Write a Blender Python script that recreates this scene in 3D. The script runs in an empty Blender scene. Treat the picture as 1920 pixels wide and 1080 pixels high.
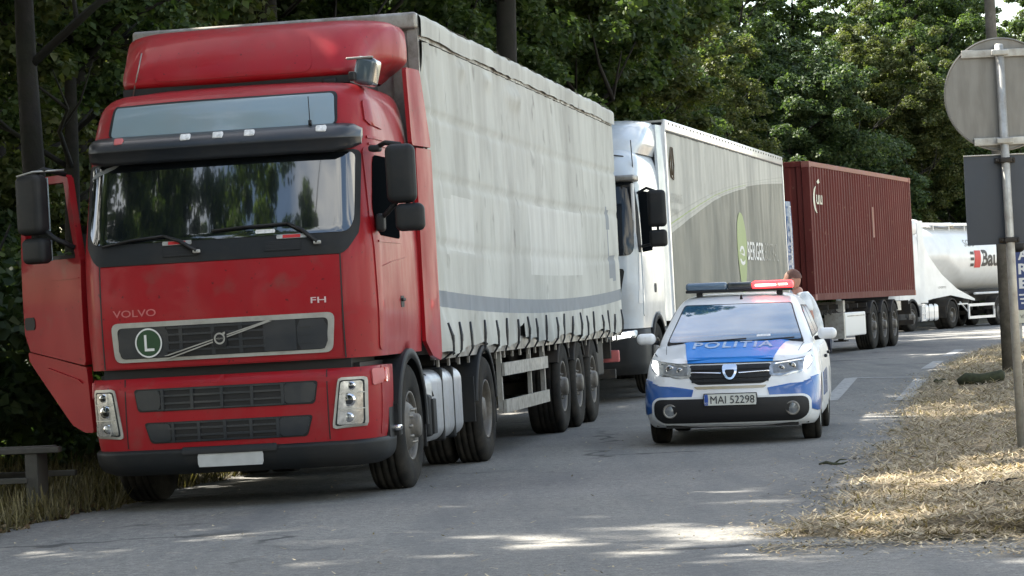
import bpy, math, random
import numpy as np
from mathutils import Vector, Matrix
rnd = random.Random(7)
R = math.radians
scene = bpy.context.scene
C = scene.collection

# ------------------------------------------------------------------ camera
cam_d = bpy.data.cameras.new('camera')
cam = bpy.data.objects.new('camera', cam_d)
C.objects.link(cam)
cam_d.sensor_width = 36.0
cam_d.lens = 5420 / 1920 * 36.0
cam_d.clip_start = 0.1
cam_d.clip_end = 3000
RHO, AL = .046, math.atan(41 / 5420.)
r0 = Vector((1, 0, 0)); fw = Vector((0, math.cos(AL), math.sin(AL))); u0 = Vector((0, -math.sin(AL), math.cos(AL)))
rr_ = r0 * math.cos(RHO) - u0 * math.sin(RHO); uu_ = r0 * math.sin(RHO) + u0 * math.cos(RHO)
m3 = Matrix((rr_, uu_, -fw)).transposed()
cam.matrix_world = Matrix.Translation((0, 0, 1.42)) @ m3.to_4x4()
scene.camera = cam

# ------------------------------------------------------------------ sky and sun
SUN = Vector((-0.80, 0.50, 1.05)).normalized()
sun_el = math.asin(SUN.z); sun_rot = math.atan2(SUN.x, SUN.y)
world = bpy.data.worlds.new('World'); scene.world = world; world.use_nodes = True
nt = world.node_tree; nt.nodes.clear()
out = nt.nodes.new('ShaderNodeOutputWorld'); bg = nt.nodes.new('ShaderNodeBackground')
sky = nt.nodes.new('ShaderNodeTexSky'); sky.sky_type = 'NISHITA'; sky.sun_disc = False
sky.sun_elevation = sun_el; sky.sun_rotation = sun_rot; sky.dust_density = 1.5
tc = nt.nodes.new('ShaderNodeTexCoord')
mp = nt.nodes.new('ShaderNodeMapping'); mp.inputs['Scale'].default_value = (1, 1, 2.2)
nz = nt.nodes.new('ShaderNodeTexNoise'); nz.inputs['Scale'].default_value = 2.6; nz.inputs['Detail'].default_value = 8; nz.inputs['Roughness'].default_value = .6
rp = nt.nodes.new('ShaderNodeValToRGB'); rp.color_ramp.elements[0].position = .47; rp.color_ramp.elements[1].position = .64
mx = nt.nodes.new('ShaderNodeMix'); mx.data_type = 'RGBA'
mx.inputs[7].default_value = (10.2, 10.0, 9.4, 1)
nt.links.new(tc.outputs['Generated'], mp.inputs[0]); nt.links.new(mp.outputs[0], nz.inputs['Vector'])
sx = nt.nodes.new('ShaderNodeSeparateXYZ'); nt.links.new(tc.outputs['Generated'], sx.inputs[0])
hm = nt.nodes.new('ShaderNodeMapRange'); hm.interpolation_type = 'SMOOTHSTEP'; hm.inputs[1].default_value = .42; hm.inputs[2].default_value = .78; hm.inputs[3].default_value = 1; hm.inputs[4].default_value = .18
nt.links.new(sx.outputs['Z'], hm.inputs[0]); ml = nt.nodes.new('ShaderNodeMath'); ml.operation = 'MULTIPLY'
nt.links.new(nz.outputs['Fac'], rp.inputs[0]); nt.links.new(rp.outputs[0], ml.inputs[0]); nt.links.new(hm.outputs[0], ml.inputs[1]); nt.links.new(ml.outputs[0], mx.inputs[0])
nt.links.new(sky.outputs[0], mx.inputs[6]); wb = nt.nodes.new('ShaderNodeMix'); wb.data_type = 'RGBA'; wb.blend_type = 'MULTIPLY'; wb.inputs[0].default_value = 1; wb.inputs[7].default_value = (1.05, 1.01, .91, 1)
nt.links.new(mx.outputs[2], wb.inputs[6]); nt.links.new(wb.outputs[2], bg.inputs[0])
bg.inputs[1].default_value = 0.085
nt.links.new(bg.outputs[0], out.inputs[0])
sd = bpy.data.lights.new('sun', 'SUN'); sd.energy = 4.4; sd.angle = R(.55); sd.color = (1, .94, .83)
so = bpy.data.objects.new('sun', sd); C.objects.link(so)
so.rotation_euler = SUN.to_track_quat('Z', 'Y').to_euler(); so.location = (0, 0, 30)
scene.view_settings.view_transform = 'Standard'; scene.view_settings.look = 'None'
scene.view_settings.exposure = 2.35; scene.view_settings.gamma = 1
scene.render.engine = 'CYCLES'
scene.cycles.max_bounces = 8; scene.cycles.diffuse_bounces = 3; scene.cycles.glossy_bounces = 3
scene.cycles.transmission_bounces = 4; scene.cycles.transparent_max_bounces = 6
scene.cycles.caustics_reflective = False; scene.cycles.caustics_refractive = False

# ------------------------------------------------------------------ materials
def mat(name, col, rough=.5, metal=0., coat=0., var=.0, vscale=4., dirt=None, dirt_amt=.0, dscale=3., bump=0., bscale=60., emit=None, estr=0., ior=1.5, stretch=None, spec=None):
    m = bpy.data.materials.new(name); m.use_nodes = True
    t = m.node_tree; b = t.nodes['Principled BSDF']
    b.inputs['Roughness'].default_value = rough; b.inputs['Metallic'].default_value = metal
    b.inputs['Coat Weight'].default_value = coat; b.inputs['Coat Roughness'].default_value = .06
    b.inputs['IOR'].default_value = ior
    if spec is not None: b.inputs['Specular IOR Level'].default_value = spec
    b.inputs['Base Color'].default_value = (*col, 1)
    if emit: b.inputs['Emission Color'].default_value = (*emit, 1); b.inputs['Emission Strength'].default_value = estr
    if var or dirt or bump:
        tcn = t.nodes.new('ShaderNodeTexCoord'); vec = tcn.outputs['Object']
        if stretch:
            mpn = t.nodes.new('ShaderNodeMapping'); mpn.inputs['Scale'].default_value = stretch
            t.links.new(vec, mpn.inputs[0]); vecs = mpn.outputs[0]
        else: vecs = vec
        cur = None
        if var:
            n = t.nodes.new('ShaderNodeTexNoise'); n.inputs['Scale'].default_value = vscale; n.inputs['Detail'].default_value = 5
            t.links.new(vec, n.inputs['Vector'])
            mr = t.nodes.new('ShaderNodeMapRange'); mr.inputs[1].default_value = .25; mr.inputs[2].default_value = .75
            mr.inputs[3].default_value = 1 - var; mr.inputs[4].default_value = 1 + var
            t.links.new(n.outputs['Fac'], mr.inputs[0])
            mm = t.nodes.new('ShaderNodeMix'); mm.data_type = 'RGBA'; mm.blend_type = 'MULTIPLY'; mm.inputs[0].default_value = 1
            mm.inputs[6].default_value = (*col, 1); t.links.new(mr.outputs[0], mm.inputs[7]); cur = mm.outputs[2]
        if dirt:
            n = t.nodes.new('ShaderNodeTexNoise'); n.inputs['Scale'].default_value = dscale; n.inputs['Detail'].default_value = 7; n.inputs['Roughness'].default_value = .65
            t.links.new(vecs, n.inputs['Vector'])
            mr = t.nodes.new('ShaderNodeMapRange'); mr.inputs[1].default_value = .42; mr.inputs[2].default_value = .75
            mr.inputs[3].default_value = 0; mr.inputs[4].default_value = dirt_amt
            t.links.new(n.outputs['Fac'], mr.inputs[0])
            mm = t.nodes.new('ShaderNodeMix'); mm.data_type = 'RGBA'; t.links.new(mr.outputs[0], mm.inputs[0])
            if cur: t.links.new(cur, mm.inputs[6])
            else: mm.inputs[6].default_value = (*col, 1)
            mm.inputs[7].default_value = (*dirt, 1); cur = mm.outputs[2]
            ad = t.nodes.new('ShaderNodeMath'); ad.operation = 'MULTIPLY_ADD'; ad.inputs[1].default_value = .5; ad.inputs[2].default_value = rough
            t.links.new(mr.outputs[0], ad.inputs[0]); t.links.new(ad.outputs[0], b.inputs['Roughness'])
        if cur: t.links.new(cur, b.inputs['Base Color'])
        if bump:
            n = t.nodes.new('ShaderNodeTexNoise'); n.inputs['Scale'].default_value = bscale; n.inputs['Detail'].default_value = 4
            t.links.new(vec, n.inputs['Vector']); bp = t.nodes.new('ShaderNodeBump'); bp.inputs['Strength'].default_value = bump; bp.inputs['Distance'].default_value = .01
            t.links.new(n.outputs['Fac'], bp.inputs['Height']); t.links.new(bp.outputs[0], b.inputs['Normal'])
    return m

DUST = (.16, .13, .10)
M = dict(
    red=mat('red_paint', (.30, .008, .014), .42, coat=.14, spec=.22, var=.10, vscale=1.3, dirt=(.24, .035, .035), dirt_amt=.5, dscale=1.6, stretch=(2, 2, .7)),
    redfade=mat('faded_red', (.50, .13, .13), .5, var=.15),
    plastic=mat('dark_plastic', (.0115, .0135, .0155), .58, spec=.3, var=.2, dirt=DUST, dirt_amt=.12, dscale=2.5),
    visor=mat('visor_plastic', (.014, .018, .024), .38, coat=.2, dirt=DUST, dirt_amt=.12),
    black=mat('black', (.006, .006, .007), .6),
    rubber=mat('rubber', (.014, .0135, .0125), .85, spec=.2, var=.3, vscale=6, dirt=(.085, .075, .06), dirt_amt=.55, dscale=5, bump=.2, bscale=90),
    glass=mat('tinted_glass', (.006, .008, .010), .02, ior=2.1, coat=1.0),
    glassside=mat('dark_side_glass', (.004, .005, .006), .35, ior=1.05, spec=.0),
    frame=mat('silver_trim', (.42, .41, .38), .4, metal=.4, dirt=(.2, .17, .14), dirt_amt=.5, dscale=8),
    glassb=mat('sky_toned_glass', (.22, .29, .33), .12, ior=1.6, coat=.6, dirt=(.25, .25, .24), dirt_amt=.3),  # sky reflection on the panes painted as a grey-blue base
    glass2=mat('cab_glass', (.010, .014, .020), .04, ior=1.45),
    glassc=mat('sky_tinted_car_glass', (.03, .10, .19), .02, ior=2.3, coat=1.0),  # blue of the reflected sky put into the base colour
    steel=mat('dirty_steel', (.33, .32, .30), .45, metal=.8, var=.2, dirt=(.12, .09, .06), dirt_amt=.7, dscale=6),
    rimgrey=mat('dirty_rim', (.15, .14, .125), .5, metal=.35, var=.25, vscale=7, dirt=(.07, .055, .04), dirt_amt=.8, dscale=7),
    alu=mat('aluminium', (.48, .50, .53), .38, metal=.75, dirt=(.2, .17, .14), dirt_amt=.5, dscale=4),
    chrome=mat('chrome', (.8, .8, .82), .12, metal=1),
    chassis=mat('chassis_black', (.018, .017, .016), .7, var=.3, dirt=(.09, .07, .05), dirt_amt=.6, dscale=4),
    lamp=mat('lamp_reflector', (.42, .43, .44), .18, metal=.7, var=.5, vscale=18),
    lampglass=mat('lamp_lens', (.16, .17, .18), .08, coat=1, var=.35, vscale=25),
    orange=mat('orange_lens', (.75, .09, .02), .2, coat=.6),
    white=mat('white_paint', (.72, .73, .74), .3, coat=.6, dirt=(.4, .37, .32), dirt_amt=.35, dscale=2),
    carwhite=mat('car_white_paint', (.78, .79, .80), .3, coat=.35, dirt=(.5, .48, .43), dirt_amt=.18, dscale=3),
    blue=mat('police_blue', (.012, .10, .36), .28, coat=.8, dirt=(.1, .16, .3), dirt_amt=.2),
    bluehood=mat('hood_blue_skylit', (.022, .21, .62), .5, coat=.04, spec=.3),  # police blue brightened in diffuse to stand for the mirrored sky
    cabwhite=mat('cab_white', (.50, .555, .61), .3, coat=.6, dirt=(.36, .35, .32), dirt_amt=.5, dscale=2),
    truckblue=mat('truck_blue', (.012, .085, .26), .35, coat=.4, dirt=DUST, dirt_amt=.2),
    tarp=mat('grey_tarpaulin', (.50, .505, .465), .65, spec=.3, var=.07, vscale=1.1, dirt=(.32, .31, .28), dirt_amt=.75, dscale=1.3, stretch=(1, 1.3, .45)),
    tarplight=mat('clean_tarpaulin', (.55, .555, .52), .62, spec=.3, var=.05, dirt=(.42, .41, .38), dirt_amt=.6, dscale=1.6, stretch=(3, 3.2, .35)),
    tarpblue=mat('faded_blue_band', (.185, .21, .24), .6, var=.12, dirt=(.32, .32, .30), dirt_amt=.5, dscale=2),
    btarp=mat('pale_tarpaulin', (.40, .40, .365), .5, var=.04, dirt=(.33, .32, .28), dirt_amt=.6, dscale=1.3, stretch=(1, 1.3, .45)),
    btaupe=mat('taupe_tarpaulin', (.155, .155, .128), .5, var=.05, dirt=(.20, .19, .155), dirt_amt=.6, dscale=1.3, stretch=(1, 1.3, .45)),
    bgreen=mat('leaf_green_print', (.25, .33, .11), .5, var=.05),
    bgrey=mat('grey_print', (.30, .30, .27), .5),
    contred=mat('container_red', (.105, .020, .017), .6, spec=.15, var=.12, vscale=.8, dirt=(.15, .055, .045), dirt_amt=.5, dscale=2, stretch=(2, 2, .4)),
    contedge=mat('container_rail', (.24, .075, .06), .55, var=.2, dirt=(.3, .22, .13), dirt_amt=.8, dscale=4),
    silo=mat('silo_white', (.70, .72, .73), .4, coat=.3, dirt=(.5, .5, .48), dirt_amt=.4, dscale=1.5),
    cream=mat('cream_print', (.62, .60, .48), .5),
    print=mat('dark_print', (.02, .02, .025), .5),
    redprint=mat('red_print', (.5, .02, .02), .5),
    whiteprint=mat('white_print', (.7, .7, .68), .5),
    signback=mat('sign_back', (.22, .215, .20), .5, metal=.2, var=.08, dirt=(.16, .15, .13), dirt_amt=.5, dscale=5, stretch=(3, 3, .5)),
    slate=mat('slate_plate', (.038, .047, .063), .5, var=.06, dirt=(.08, .08, .08), dirt_amt=.3),
    galv=mat('galvanised', (.42, .42, .40), .45, metal=.5, var=.12, dirt=(.2, .17, .13), dirt_amt=.6, dscale=9),
    concrete=mat('weathered_concrete', (.13, .115, .095), .85, var=.25, dirt=(.05, .05, .035), dirt_amt=.8, dscale=7, bump=.5, bscale=40),
    wood=mat('weathered_wood', (.045, .042, .036), .8, var=.3, vscale=12, dirt=(.05, .05, .04), dirt_amt=.7),
    woodlight=mat('worn_wood_edge', (.42, .42, .38), .8, var=.3, vscale=12),
    bark=mat('bark', (.011, .009, .007), .92, var=.4, vscale=8, dirt=(.02, .026, .014), dirt_amt=.5, bump=.9, bscale=14),
    skin=mat('skin', (.42, .21, .15), .55, var=.06),
    shirt=mat('white_shirt', (.76, .79, .80), .8, var=.05, dirt=(.25, .32, .38), dirt_amt=.75, dscale=7),
    trousers=mat('dark_trousers', (.03, .035, .05), .85, var=.1),
    hair=mat('brown_hair', (.12, .055, .04), .7, var=.3, vscale=30),
    platew=mat('plate_white', (.66, .67, .62), .4, var=.04),
    blur=mat('plate_grey', (.42, .43, .43), .5, var=.12, vscale=10),
    eublue=mat('eu_blue', (.02, .08, .36), .4),
    lgreen=mat('green_disc', (.02, .06, .025), .45),
    led=mat('lit_daylight_lamp', (.9, .9, .9), .3, emit=(1, .98, .94), estr=2.2),
    ledw=mat('lit_headlamp', (.9, .9, .9), .3, emit=(1, .97, .92), estr=1.2),
    redled=mat('lit_red_beacon', (.8, .02, .02), .2, emit=(1, .03, .035), estr=1.3),
    redcore=mat('lit_beacon_core', (.9, .3, .2), .2, emit=(1, .32, .22), estr=3.5),
    bluelens=mat('blue_beacon_lens', (.09, .14, .20), .1, coat=1),
    beacondark=mat('beacon_dark', (.03, .035, .04), .15, coat=1),
    gold=mat('sand_reflection', (.42, .36, .25), .35, coat=.6),  # colour of a painted reflection below the car's grille
    paintmark=mat('road_paint', (.36, .36, .35), .8, var=.2, vscale=9, dirt=(.17, .17, .17), dirt_amt=1.3, dscale=9),
    signblue=mat('sign_blue', (.02, .045, .16), .5),
    moss=mat('mossy_wood', (.04, .045, .022), .95, var=.5, vscale=14, bump=.8, bscale=20),
    stone=mat('stone', (.26, .25, .23), .9, var=.3, vscale=10, bump=.5, bscale=25),
    interior=mat('interior_dark', (.012, .012, .014), .9),
    cloth=mat('sticker_white', (.7, .7, .7), .6, var=.3, vscale=40),
)

def specks(m, scale, lo, hi, col, amt, stretch=None):
    t = m.node_tree; b = t.nodes['Principled BSDF']; src = b.inputs['Base Color'].links[0].from_socket
    tcn = t.nodes.new('ShaderNodeTexCoord'); n = t.nodes.new('ShaderNodeTexNoise'); n.inputs['Scale'].default_value = scale; n.inputs['Detail'].default_value = 3
    if stretch:
        q = t.nodes.new('ShaderNodeMapping'); q.inputs['Scale'].default_value = stretch; t.links.new(tcn.outputs['Object'], q.inputs[0]); t.links.new(q.outputs[0], n.inputs['Vector'])
    else: t.links.new(tcn.outputs['Object'], n.inputs['Vector'])
    r = t.nodes.new('ShaderNodeMapRange'); r.inputs[1].default_value = lo; r.inputs[2].default_value = hi; r.inputs[3].default_value = 0; r.inputs[4].default_value = amt; t.links.new(n.outputs['Fac'], r.inputs[0])
    x = t.nodes.new('ShaderNodeMix'); x.data_type = 'RGBA'; x.inputs[7].default_value = (*col, 1); t.links.new(r.outputs[0], x.inputs[0]); t.links.new(src, x.inputs[6]); t.links.new(x.outputs[2], b.inputs['Base Color'])
specks(M['red'], 26, .68, .74, (.09, .01, .012), .9)          # insect marks and chips
specks(M['red'], 5, .60, .78, (.20, .05, .045), .6)
specks(M['contred'], 7, .66, .74, (.20, .10, .07), .7)
specks(M['tarp'], 3.2, .63, .74, (.20, .19, .17), .7, (1, 1, .8))
specks(M['btarp'], 6, .66, .76, (.25, .24, .20), .5)
specks(M['carwhite'], 9, .66, .78, (.45, .42, .36), .4)
# ------------------------------------------------------------------ mesh helper
def vnorm(a):
    l = math.sqrt(a[0] ** 2 + a[1] ** 2 + a[2] ** 2) or 1
    return (a[0] / l, a[1] / l, a[2] / l)

WARP = 0.
class MB:
    def __init__(s): s.v = []; s.f = []; s.m = []; s.s = []
    def add(s, vs, fs, mi=0, sm=False):
        o = len(s.v); s.v.extend([tuple(p) for p in vs])
        for f in fs: s.f.append(tuple(i + o for i in f)); s.m.append(mi); s.s.append(sm)
        return s
    def box(s, c, d, mi=0, rot=None):
        hx, hy, hz = d[0] / 2, d[1] / 2, d[2] / 2
        vs = [Vector((x, y, z)) for x in (-hx, hx) for y in (-hy, hy) for z in (-hz, hz)]
        if rot: vs = [rot @ v for v in vs]
        cv = Vector(c)
        return s.add([v + cv for v in vs], [(0, 1, 3, 2), (4, 6, 7, 5), (0, 4, 5, 1), (2, 3, 7, 6), (0, 2, 6, 4), (1, 5, 7, 3)], mi)
    def bar(s, a, b, w, h, mi=0, up=(0, 0, 1)):
        a = Vector(a); b = Vector(b); d = (b - a); L = d.length; d.normalize()
        x = d.cross(Vector(up)); 
        if x.length < 1e-4: x = Vector((1, 0, 0))
        x.normalize(); z = x.cross(d)
        m = Matrix((x, d, z)).transposed()
        return s.box((a + b) / 2, (w, L, h), mi, m)
    def rbox(s, c, d, r, mi=0, k=3, rot=None):
        h = [d[0] / 2, d[1] / 2, d[2] / 2]; r = min(r, *h)
        def axis(hh):
            a = [hh - r + r * math.tan(j / k * math.pi / 4) for j in range(k + 1)]
            return [-t for t in reversed(a)] + a
        cv = Vector(c)
        for ax in range(3):
            i, j = (ax + 1) % 3, (ax + 2) % 3
            A, B = axis(h[i]), axis(h[j])
            for sg in (-1, 1):
                vs = []
                for a in A:
                    for b in B:
                        p = [0, 0, 0]; p[ax] = sg * h[ax]; p[i] = a; p[j] = b
                        inn = [max(-h[q] + r, min(h[q] - r, p[q])) for q in range(3)]
                        dd = vnorm([p[q] - inn[q] for q in range(3)])
                        q_ = Vector([inn[q] + r * dd[q] for q in range(3)])
                        vs.append((rot @ q_ if rot else q_) + cv)
                nb = len(B); fs = []
                for a in range(len(A) - 1):
                    for b in range(nb - 1):
                        q = (a * nb + b, (a + 1) * nb + b, (a + 1) * nb + b + 1, a * nb + b + 1)
                        fs.append(q if sg > 0 else q[::-1])
                s.add(vs, fs, mi, True)
        return s
    def lathe(s, prof, c, axis='x', n=32, mi=0, sm=True, arc=None):
        c = Vector(c); vs = []
        a0, a1 = arc or (0, 2 * math.pi); cl = arc is None
        cnt = n if cl else n + 1
        for r_, t in prof:
            for k in range(cnt):
                a = a0 + (a1 - a0) * k / n
                u, w = r_ * math.cos(a), r_ * math.sin(a)
                p = {'x': (t, u, w), 'y': (w, t, u), 'z': (u, w, t)}[axis]
                vs.append(Vector(p) + c)
        fs = []
        for i in range(len(prof) - 1):
            for k in range(n):
                k2 = (k + 1) % cnt
                fs.append((i * cnt + k, i * cnt + k2, (i + 1) * cnt + k2, (i + 1) * cnt + k))
        return s.add(vs, fs, mi, sm)
    def tube(s, pts, r, n=8, mi=0, cap=True):
        pts = [Vector(p) for p in pts]; rs = r if isinstance(r, (list, tuple)) else [r] * len(pts)
        vs = []; px = None
        for i, p in enumerate(pts):
            d = (pts[min(i + 1, len(pts) - 1)] - pts[max(i - 1, 0)]).normalized()
            if px is None: px = d.cross(Vector((0, 0, 1)) if abs(d.z) < .9 else Vector((1, 0, 0))).normalized()
            else: px = (px - d * px.dot(d)).normalized()
            py = d.cross(px)
            for k in range(n):
                a = 2 * math.pi * k / n
                vs.append(p + (px * math.cos(a) + py * math.sin(a)) * rs[i])
        fs = []
        for i in range(len(pts) - 1):
            for k in range(n):
                k2 = (k + 1) % n
                fs.append((i * n + k, i * n + k2, (i + 1) * n + k2, (i + 1) * n + k))
        s.add(vs, fs, mi, True)
        if cap:
            o = len(s.v) - len(vs)
            s.f.append(tuple(o + k for k in range(n))[::-1]); s.m.append(mi); s.s.append(False)
            e = o + (len(pts) - 1) * n
            s.f.append(tuple(e + k for k in range(n))); s.m.append(mi); s.s.append(False)
        return s
    def grid(s, P, mi=0, sm=True, flip=False, mfn=None):
        nr, nc = len(P), len(P[0]); vs = [p for row in P for p in row]; o = len(s.v)
        s.v.extend([tuple(p) for p in vs])
        for i in range(nr - 1):
            for j in range(nc - 1):
                q = (o + i * nc + j, o + i * nc + j + 1, o + (i + 1) * nc + j + 1, o + (i + 1) * nc + j)
                s.f.append(q[::-1] if flip else q); s.m.append(mfn(i, j) if mfn else mi); s.s.append(sm)
        return s
    def prism(s, poly, fn, t0, t1, mi=0):
        n = len(poly)
        vs = [fn(a, b, t0) for a, b in poly] + [fn(a, b, t1) for a, b in poly]
        fs = [tuple(range(n))[::-1], tuple(range(n, 2 * n))] + [(i, (i + 1) % n, n + (i + 1) % n, n + i) for i in range(n)]
        return s.add(vs, fs, mi)
    def build(s, name, mats, parent=None, bevel=0, world=None):
        if WARP: s.v = [(x, y, z + WARP * max(0, z - 1.1)) for x, y, z in s.v]
        me = bpy.data.meshes.new(name); me.from_pydata(s.v, [], s.f)
        if not isinstance(mats, (list, tuple)): mats = [mats]
        for m in mats: me.materials.append(m)
        me.polygons.foreach_set('material_index', s.m); me.polygons.foreach_set('use_smooth', s.s)
        me.update()
        o = bpy.data.objects.new(name, me); C.objects.link(o)
        if parent: o.parent = parent
        if bevel:
            b = o.modifiers.new('bevel', 'BEVEL'); b.width = bevel; b.segments = 2; b.limit_method = 'ANGLE'; b.angle_limit = R(40)
        return o

def tag(o, label, cat, group=None, kind=None):
    if label: o['label'] = label
    if cat: o['category'] = cat
    if group: o['group'] = group
    if kind: o['kind'] = kind
    return o
def thing(name, label, cat, loc=(0, 0, 0), rz=0, ry=0, group=None):
    o = bpy.data.objects.new(name, None); C.objects.link(o); o.empty_display_size = .2
    o.rotation_mode = 'XYZ'; o.location = loc; o.rotation_euler = (0, ry, rz)
    return tag(o, label, cat, group)
def sub(name, parent, loc=(0, 0, 0)):
    o = bpy.data.objects.new(name, None); C.objects.link(o); o.empty_display_size = .1
    o.parent = parent; o.location = loc
    return o
def kids(o): return [c for c in bpy.data.objects if c.parent == o]
def copy_tree(o, parent=None, loc=None, ch=None):
    ch = kids(o)
    c = o.copy(); C.objects.link(c); c.parent = parent
    if loc is not None: c.location = loc
    for k in ch: copy_tree(k, c)
    return c

_txt = {}
def text_mesh(body, size=1.0, offset=.0, spacing=1.0):
    key = (body, size, offset, spacing)
    if key in _txt: return _txt[key]
    cu = bpy.data.curves.new('t', 'FONT'); cu.body = body; cu.size = size; cu.offset = offset; cu.space_character = spacing
    cu.align_x = 'CENTER'; cu.align_y = 'CENTER'; cu.resolution_u = 3
    o = bpy.data.objects.new('t', cu); C.objects.link(o)
    bpy.context.view_layer.update()
    me = bpy.data.meshes.new_from_object(o.evaluated_get(bpy.context.evaluated_depsgraph_get()))
    vs = [tuple(v.co) for v in me.vertices]; fs = [tuple(p.vertices) for p in me.polygons]
    bpy.data.objects.remove(o); bpy.data.curves.remove(cu); bpy.data.meshes.remove(me)
    _txt[key] = (vs, fs); return vs, fs
def text(mb, body, fn, width=None, height=None, offset=0, spacing=1., mi=0, flip=False):
    vs, fs = text_mesh(body, 1.0, offset, spacing)
    xs = [v[0] for v in vs]; ys = [v[1] for v in vs]
    x0, x1, y0, y1 = min(xs), max(xs), min(ys), max(ys)
    sx = (width or 1) / (x1 - x0); sy = (height or 1) / (y1 - y0)
    if width and not height: sy = sx
    if height and not width: sx = sy
    nv = [fn((v[0] - (x0 + x1) / 2) * sx, (v[1] - (y0 + y1) / 2) * sy) for v in vs]
    mb.add(nv, fs, mi)

# ------------------------------------------------------------------ lofted shells
def pchip(xs, ys):
    n = len(xs); h = [xs[i + 1] - xs[i] for i in range(n - 1)]; d = [(ys[i + 1] - ys[i]) / h[i] for i in range(n - 1)]
    m = [0] * n; m[0] = d[0]; m[-1] = d[-1]
    for i in range(1, n - 1):
        m[i] = 0 if d[i - 1] * d[i] <= 0 else 2 * d[i - 1] * d[i] / (d[i - 1] + d[i])
    def f(x):
        x = max(xs[0], min(xs[-1], x)); i = 0
        while i < n - 2 and x > xs[i + 1]: i += 1
        t = (x - xs[i]) / h[i]; t2 = t * t; t3 = t2 * t
        return (2 * t3 - 3 * t2 + 1) * ys[i] + (t3 - 2 * t2 + t) * h[i] * m[i] + (-2 * t3 + 3 * t2) * ys[i + 1] + (t3 - t2) * h[i] * m[i + 1]
    return f

class Shell:
    """horizontal outlines: z, half width, front y, bow, corner rx, corner ry, rear y, rear corner radius"""
    def __init__(s, keys):
        cols = list(zip(*keys)); s.z = cols[0]
        s.fn = [pchip(cols[0], c) for c in cols[1:]]
    def P(s, z): return [f(z) for f in s.fn]
    def front(s, x, z, off=0.):
        w, y0, b, rc, ry, L, rr = s.P(z); a = abs(x); e = w - rc
        if a <= e: return y0 + b * (a / e) ** 2
        t = min(1., (a - e) / rc); return y0 + b + ry * (1 - math.sqrt(max(0, 1 - t * t)))
    def sidex(s, y, z):
        w, y0, b, rc, ry, L, rr = s.P(z); yc = y0 + b + ry
        if y >= yc: return w
        t = min(1., (yc - y) / ry); return w - rc * (1 - math.sqrt(max(0, 1 - t * t)))
    def F(s): return lambda x, z: Vector((x, s.front(x, z), z))
    def S(s, sg): return lambda y, z: Vector((sg * s.sidex(y, z), y, z))
    def loop(s, z, nF=20, nC=8, ns=24, nr=4, arch=None, zb=None):
        w, y0, b, rc, ry, L, rr = s.P(z); pts = []; e = w - rc; yc = y0 + b + ry
        for k in range(nF + 1):
            x = e * k / nF; pts.append((x, y0 + b * (x / e) ** 2))
        for k in range(1, nC + 1):
            a = k / nC * math.pi / 2; pts.append((e + rc * math.sin(a), y0 + b + ry * (1 - math.cos(a))))
        for k in range(1, ns + 1):
            pts.append((w, yc + (L - rr - yc) * k / ns))
        for k in range(1, nr + 1):
            a = k / nr * math.pi / 2; pts.append((w - rr * (1 - math.cos(a)), L - rr + rr * math.sin(a)))
        for k in range(1, 4): pts.append(((w - rr) * (1 - k / 3.), L))
        full = pts + [(-x, y) for x, y in reversed(pts[1:-1])]
        return full
    def mesh(s, mb, zs, mi=0, arches=(), cap=True, bottom=True, mfn=None, sharp=(), **kw):
        P = []
        for z in zs:
            row = []
            for x, y in s.loop(z, **kw):
                zz = z
                for (ya, za, ra) in arches:
                    dy = abs(y - ya)
                    if dy < ra and abs(x) > .5: zz = max(zz, za + math.sqrt(ra * ra - dy * dy))
                if zz != z:
                    pass
                row.append((x, y, zz))
            row.append(row[0]); P.append(row)
        mb.grid(P, mi, True, False, mfn)
        if cap: mb.f.append(tuple(range(len(mb.v) - len(P[0]), len(mb.v) - 1))); mb.m.append(mi); mb.s.append(True)
        return mb

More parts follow.
